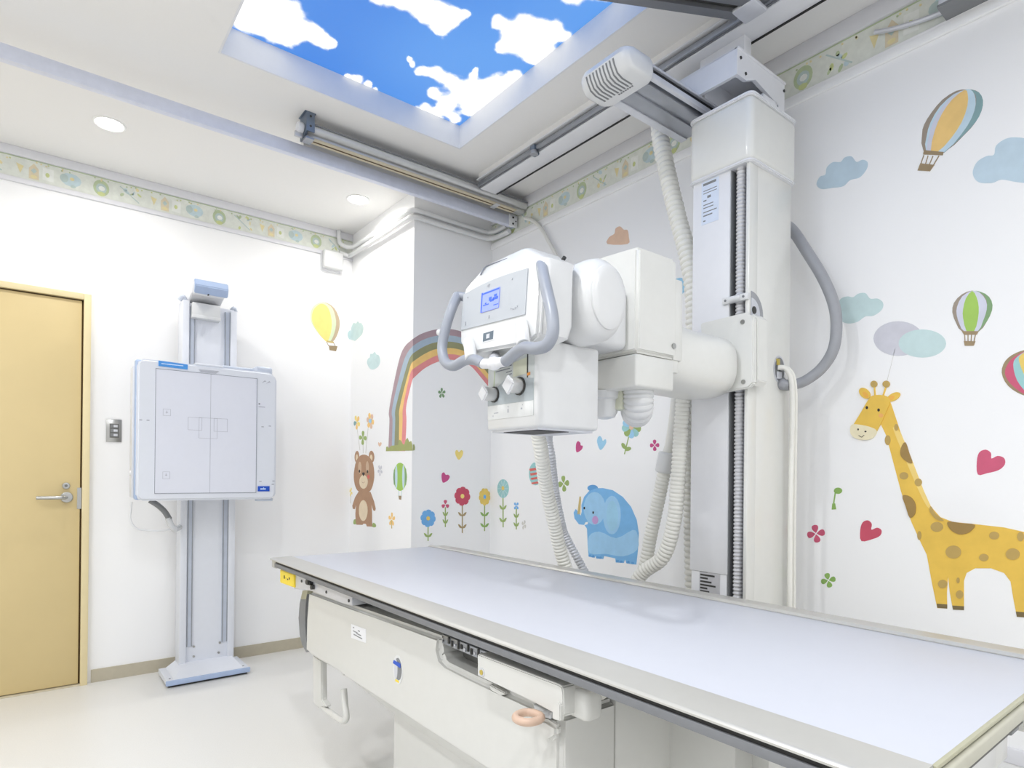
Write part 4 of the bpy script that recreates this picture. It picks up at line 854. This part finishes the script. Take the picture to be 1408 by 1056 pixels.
for lab, c_, pts in (('pale blue cloud sticker right of the column top below the border', 'cloud', ((113, 405), (125, 378), (145, 370), (150, 345), (172, 325), (200, 324), (215, 308), (240, 304), (258, 324), (280, 316), (298, 325), (295, 350), (270, 380), (235, 390), (210, 412), (170, 418), (130, 422))),
        ('big pale blue cloud sticker cut by the right edge beside the orange balloon', 'cloud', ((680, 365), (695, 325), (730, 303), (757, 298), (765, 265), (800, 240), (840, 235), (885, 245), (930, 290), (965, 330), (950, 380), (900, 400), (840, 397), (785, 388), (750, 400), (700, 397))),
        ('pale teal cloud sticker behind the arching grey cable', 'teal', ((188, 855), (200, 822), (225, 812), (245, 815), (265, 802), (290, 800), (308, 820), (335, 820), (354, 835), (350, 860), (320, 882), (290, 885), (260, 905), (225, 910), (200, 897)))):
    Sticker('right', *c7).poly(pts, c_, 4).done('cloud_sticker', lab)
Sticker('right', *c7).ell(410, 965, 90, 63, 'lilac', n=32).ell(497, 983, 86, 51, 'teal', n=32).done('cloud_sticker', 'double grey and teal oval cloud sticker above the giraffe head')
c4 = ((780, 300), .2841)
Sticker('right', *c4).poly([(195, 125), (203, 92), (228, 76), (234, 50), (256, 40), (274, 56), (292, 58), (298, 92), (292, 125)], 'peach', 3).done('cloud_sticker', 'peach cloud sticker peeking over the tube arm housing')
Sticker('right', *c4).poly([(500, 312), (532, 292), (562, 292), (578, 325), (562, 362), (530, 378), (500, 362)], 'sky', 3).done('cloud_sticker', 'bright blue cloud sticker between the arm housing and the column')
# elephant and neighbours
cE = ((720, 540), .22727)
s = Sticker('right', *cE); s.ell(418, 577, 32, 20, 'ele3')
s.poly([(440, 578), (480, 577), (540, 590), (600, 630), (650, 690), (685, 770), (697, 850), (692, 950), (682, 1040), (622, 1032), (614, 1008), (606, 1030), (558, 1027), (555, 1002), (488, 988), (482, 1006), (440, 1003), (436, 985), (430, 998), (394, 992), (388, 920), (384, 822), (368, 800), (335, 796), (308, 760), (303, 725), (316, 703), (330, 722), (346, 744), (352, 720), (350, 680), (366, 630), (396, 595)], 'ele')
s.poly([(395, 870), (460, 840), (560, 880), (660, 830), (690, 860), (688, 950), (600, 990), (500, 975), (400, 970)], 'ele2', 3)
s.ell(430, 700, 66, 100, 'ele2'); s.ell(535, 740, 54, 117, 'ele2'); s.ell(537, 746, 36, 92, 'sky')
s.ell(434, 770, 19, 25, 'purple'); s.ell(368, 698, 5, 8, 'ink'); s.ell(422, 725, 5, 8, 'ink'); s.poly([(367, 801), (376, 783), (392, 781), (388, 796)], 'white'); s.line([(330, 735), (343, 628)], 8, 'twig').line([(345, 640), (340, 735)], 5, 'twig')
for u, v in ((402, 985), (420, 990), (448, 996), (465, 998), (568, 1018), (590, 1022), (632, 1024), (660, 1030)): s.ell(u, v, 8, 7, 'ele3')
s.done('elephant_sticker', 'blue elephant sticker on the right wall above the table')
Sticker('right', *cE).poly([(320, 360), (317, 315), (328, 293), (343, 303), (345, 318), (358, 322), (350, 345)], 'mag', 3).done('heart_sticker', 'small magenta heart sticker above the elephant next to the blue heart')
Sticker('right', *cE).poly([(463, 346), (445, 300), (450, 270), (463, 262), (475, 278), (479, 292), (495, 281), (500, 300), (485, 328)], 'sky', 3).done('heart_sticker', 'light blue heart sticker above the elephant')
s = Sticker('right', *cE); s.line([(637, 262), (610, 372)], 6, 'leaf'); s.petals(653, 208, 58, 68, 9, 'fteal', .2, .30, .1, ['leaf', 'fteal', 'sky']); s.ell(653, 208, 14, 17, 'peach'); s.ell(606, 322, 11, 20, 'leaf', -.5); s.ell(632, 340, 19, 12, 'leaf', -.3)
s.done('flower_sticker', 'blue and green flower sticker below the white bellows')
Sticker('right', *cE).petals(793, 318, 28, 34, 4, 'mag', -1.6).done('flower_sticker', 'small four-petal magenta flower sticker right of the blue-green flower')
Sticker('right', *cE).petals(243, 550, 32, 48, 4, 'leaf', -1.7).done('flower_sticker', 'small four-petal green flower sticker left above the elephant')
s = Sticker('right', *cE); s.ell(72, 490, 40, 70, 'fteal')
for k in range(4): s.poly([(34+4*k, 460+28*k), (100, 450+28*k), (104, 462+28*k), (40+4*k, 476+26*k)], 'rust')
s.done('balloon_sticker', 'red and teal striped round sticker half hidden by the hanging hose')
Sticker('right', *cE).petals(182, 450, 16, 24, 4, 'stem', .3).done('flower_sticker', 'tiny tan flower sticker right of the hanging hose')
Sticker('right', *cE).poly([(955, 560), (952, 500), (960, 470), (985, 462), (1000, 490), (990, 520)], 'mag', 3).done('heart_sticker', 'magenta heart sticker mostly hidden behind the column hoses')
# pillar front: flowers
cB = ((460, 540), .20833)
def flower(pl, lab, u, v, ru, rv, n, c_, ctr, st, y1, lv, off=.2, leafc='leaf', wid=.34, cols=None, cr=.24):
    s = Sticker(pl, *cB); s.line([(u, v+rv*.6), (u, y1)], 7, st)
    for y in lv: s.leaves(u, y, leafc, 28 if ru > 30 else 18, 22)
    s.petals(u, v, ru, rv, n, c_, off, wid, .1, cols)
    if ctr: s.ell(u, v, ru*cr, rv*cr, ctr)
    return s.done('flower_sticker', lab)
flower('pf', 'blue daisy sticker with one pair of leaves on the pillar front', 617, 829, 50, 58, 8, 'blue', 'fyel', 'leaf', 978, (938,), .1)
flower('pf', 'small pink three-petal flower sticker on the pillar front', 731, 738, 26, 30, 3, 'pink', None, 'leaf', 886, (798, 848), -PI/2, 'leaf', .4)
flower('pf', 'tall red daisy sticker with brown leaves on the pillar front', 843, 683, 52, 63, 8, 'red', 'yel', 'stem', 926, (800, 880), .1, 'stem')
flower('pf', 'yellow daisy sticker at the corner beside the red daisy', 990, 687, 38, 58, 9, 'fyel', 'blue', 'leaf', 913, (800, 873), .2, 'green', .3)
s = Sticker('right', *cB); s.line([(1112, 660), (1113, 888)], 7, 'leaf'); s.leaves(1112, 755, 'leaf', 24, 24).leaves(1112, 838, 'leaf', 24, 24); s.ell(1113, 633, 38, 62, 'fteal')
for i in range(10):
    t = 2*PI*i/10; s.line([(1113+9*math.cos(t), 633+15*math.sin(t)), (1113+36*math.cos(t), 633+58*math.sin(t))], 3, 'teal')
s.ell(1113, 630, 9, 14, 'fyel').done('flower_sticker', 'round teal flower sticker right of the yellow daisy')
flower('right', 'thin little blue flower sticker right of the round teal flower', 1200, 747, 18, 28, 4, 'blue', None, 'leaf', 902, (810, 868), PI/4, 'leaf', .3)
Sticker('right', *cB).petals(1250, 872, 15, 32, 4, 'str', .5).done('flower_sticker', 'tiny faint grey flower sticker above the table edge')
Sticker('pf', *cB).poly([(820, 443), (800, 415), (797, 388), (808, 377), (821, 392), (836, 378), (848, 390), (842, 418)], 'yel', 3).done('heart_sticker', 'small yellow heart sticker on the pillar front')
Sticker('pf', *cB).poly([(716, 594), (706, 560), (709, 533), (722, 526), (734, 542), (748, 541), (760, 553), (748, 578)], 'mag', 3).done('heart_sticker', 'small magenta heart sticker above the pink three-petal flower')
cR = ((460, 380), .17045)
Sticker('pf', *cR).petals(865, 942, 30, 42, 5, 'dgreen', -1.6, .28).done('flower_sticker', 'small grey-green clover sticker under the rainbow')
# rainbow across the pillar corner
def band(s, A_, B_, c_): s.poly(list(A_)+list(B_)[::-1], c_)
def rp(pts, n=7):
    v = spline([Vector((a, b_, 0)) for a, b_ in pts], n); return [(p.x, p.y) for p in v]
s = Sticker('pl', *cR); s.em = 0
toR = lambda u, v: ((460+u*.20833-460)/.17045, (540+v*.20833-380)/.17045)
bot = 385
edges = []
xs = [(355, 375, 445, 480, 540), (378, 393, 468, 512, 572), (395, 412, 497, 542, 600), (425, 434, 528, 570, 640), (442, 462, 555, 590, 640), (466, 487, 578, 606, 640)]
ends = [505, 562, 622, 688, 748, 825]
mids = [(535, 630), (560, 680), (590, 705), (606, 745), (608, 800), (618, 870)]
for (b0, b1, k0, k1, k2), e_, md in zip(xs, ends, mids):
    edges.append(rp([toR(b0, bot), toR((b0+b1)/2-2, 190), (k0, 1050), md, (632, e_)]))
for i in range(5): band(s, edges[i], edges[i+1], 'r%d' % (i+1))
s.use('pf'); s.n = 0
fr = [[(632, 505), (700, 464), (800, 432), (900, 424), (1000, 438), (1100, 480), (1180, 545), (1250, 640)],
      [(632, 562), (705, 516), (800, 484), (900, 476), (1000, 488), (1095, 528), (1170, 590), (1250, 700)],
      [(632, 622), (710, 572), (800, 536), (900, 526), (1000, 538), (1090, 576), (1160, 634), (1250, 756)],
      [(632, 688), (715, 632), (805, 590), (900, 578), (1000, 588), (1085, 624), (1150, 680), (1250, 800)],
      [(632, 748), (720, 690), (815, 642), (905, 628), (1000, 636), (1080, 672), (1140, 722), (1250, 850)],
      [(632, 825), (722, 745), (825, 692), (915, 674), (1000, 680), (1080, 712), (1135, 760), (1250, 900)]]
fr = [rp(q_) for q_ in fr]
for i in range(5): band(s, fr[i], fr[i+1], 'r%d' % (i+1))
s.use('pl'); s.o, s.k = cB
s.poly([(340, 386), (342, 358), (350, 354), (358, 366), (375, 350), (420, 345), (428, 310), (440, 316), (452, 340), (462, 342), (470, 312), (482, 298), (494, 326), (506, 318), (514, 345), (516, 382)], 'grass').use('pf').poly([(518, 382), (518, 342), (525, 340), (530, 360), (528, 379)], 'grass')
s.done('rainbow_sticker', 'pastel rainbow sticker with a grass tuft folded round the pillar corner')
# bear and neighbours on the pillar side
s = Sticker('pl', *cB); s.poly([(125, 866), (128, 838), (144, 838), (146, 866)], 'leaf', 2); s.poly([(250, 886), (254, 858), (272, 868), (273, 886)], 'leaf', 2)
s.poly([(160, 652), (136, 690), (118, 745), (121, 766), (135, 768), (143, 735), (138, 800), (140, 850), (145, 871), (185, 872), (192, 864), (208, 866), (214, 882), (250, 884), (248, 850), (248, 800), (245, 735), (255, 776), (268, 780), (272, 765), (262, 720), (238, 655)], 'bear')
s.ell(148, 422, 15, 38, 'bear', .05); s.ell(148, 428, 8, 22, 'bearb'); s.ell(245, 422, 18, 39, 'bear', -.05); s.ell(243, 430, 9, 22, 'bearb')
s.poly([(195, 408), (165, 420), (143, 455), (130, 520), (129, 570), (139, 620), (160, 652), (195, 664), (230, 653), (250, 620), (262, 560), (260, 500), (248, 450), (225, 420)], 'bear', 3)
s.ell(168, 495, 11, 40, 'bear2'); s.ell(218, 490, 10, 38, 'bear2'); s.ell(193, 588, 28, 46, 'bearb'); s.ell(191, 778, 29, 69, 'bearb')
s.ell(166, 518, 5, 10, 'ink'); s.ell(219, 520, 5, 10, 'ink'); s.poly([(184, 530), (193, 526), (201, 530), (193, 552)], 'ink', 2); s.ell(226, 555, 8, 14, 'rust'); s.line([(182, 588), (192, 596), (202, 588)], 2, 'bear'); s.done('bear_sticker', 'brown bear sticker standing on the pillar side face')
s = Sticker('pl', *cB); s.line([(150, 240), (168, 380)], 3, 'str').line([(222, 235), (206, 400)], 3, 'str').line([(187, 300), (190, 400)], 3, 'str')
s.petals(148, 195, 21, 48, 5, 'yel', .4, .3, .1, ['yel', 'r4', 'bteal']).petals(237, 186, 24, 54, 6, 'r4', .2, .3, .1, ['r4', 'peach']); s.ell(237, 186, 9, 15, 'sky'); s.petals(188, 298, 24, 46, 4, 'leaf', -1.5, .3); s.done('bouquet_sticker', 'bunch of yellow and orange flowers sticker over the bear head')
s = Sticker('pl', *cB); s.ell(433, 555, 45, 93, 'bgreen', n=28).ell(408, 555, 8, 78, 'bblue').ell(455, 555, 8, 80, 'bblue').ell(479-9, 555, 5, 56, 'bdg').ell(395, 557, 5, 52, 'dgreen')
s.line([(424, 648), (426, 680)], 3, 'teal').line([(443, 648), (441, 680)], 3, 'teal').poly([(423, 680), (442, 680), (440, 706), (427, 704)], 'basket').done('balloon_sticker', 'small green striped balloon sticker right of the bear')
Sticker('pl', *cB).petals(378, 836, 22, 46, 5, 'r4', -1.5, .26).line([(376, 840), (378, 896)], 5, 'twig').done('flower_sticker', 'small orange flower sticker below the green balloon')
Sticker('pl', *cB).petals(301, 512, 16, 38, 5, 'lilac', .4, .26).done('flower_sticker', 'tiny lilac flower sticker right of the bear head')
Sticker('pl', *cB).poly([(298, 356), (288, 338), (291, 326), (298, 334), (306, 326), (311, 338)], 'peach', 2).done('heart_sticker', 'tiny peach heart sticker above the green balloon')
Sticker('pl', *cB).petals(108, 655, 10, 30, 4, 'yel', .4, .3).line([(108, 680), (106, 730)], 3, 'str').done('flower_sticker', 'tiny yellow flower sticker left of the bear shoulder')
s = Sticker('pl', *cR); s.poly([(134, 440), (140, 402), (155, 376), (174, 380), (188, 363), (203, 378), (216, 376), (232, 410), (225, 460), (205, 485), (182, 506), (165, 520), (142, 512), (134, 505)], 'teal', 3).use('back').poly([(105, 470), (113, 446), (131, 438), (131, 508), (114, 500)], 'teal', 3).done('cloud_sticker', 'small teal cloud sticker folded into the corner right of the wall balloon')
Sticker('pl', *cR).poly([(263, 700), (270, 665), (284, 655), (290, 626), (306, 626), (325, 610), (338, 630), (356, 636), (368, 670), (365, 705), (345, 735), (310, 752), (284, 742)], 'teal', 3).done('cloud_sticker', 'small teal cloud sticker on the pillar side left of the rainbow')
s = Sticker('back')
s.poly([(427, 440), (428.5, 425), (437, 417), (448, 416), (460, 424), (467, 441), (465, 457), (457.5, 470), (447, 468), (435, 455)], 'tan', 3).poly([(427, 440), (428.5, 425), (437, 417), (447, 416.5), (457, 424), (462, 441), (460, 457), (454, 469.5), (447, 468), (435, 455)], 'pgreen', 3)
s.poly([(429, 441), (430.5, 427), (438, 419), (445, 418), (452, 425), (456, 441), (455, 457), (450.5, 469), (446, 467.5), (436, 455)], 'yel', 3)
s.line([(449, 470), (452, 476)], .7, 'basket').line([(458, 470), (461, 476)], .7, 'basket').poly([(449, 468), (459, 470), (458.5, 472), (449, 470.5)], 'twig').poly([(452, 475), (464, 476), (462, 483), (453, 481.5)], 'basket').done('balloon_sticker', 'yellow and pale green balloon sticker on the back wall right of the chest stand')

# ------------------------------------------------------------------ light and view
w = bpy.data.worlds.new('world'); SC.world = w; w.use_nodes = True
w.node_tree.nodes['Background'].inputs[0].default_value = (.9, .93, 1, 1); w.node_tree.nodes['Background'].inputs[1].default_value = .3
SC.view_settings.view_transform = 'Standard'; SC.view_settings.look = 'None'
SC.view_settings.gamma = 1; SC.view_settings.use_curve_mapping = False
SC.view_settings.exposure = 0.0
SC.cycles.use_denoising = True; SC.cycles.max_bounces = 10; SC.cycles.diffuse_bounces = 6; SC.cycles.caustics_reflective = False; SC.cycles.caustics_refractive = False
SC.cycles.sample_clamp_indirect = 6
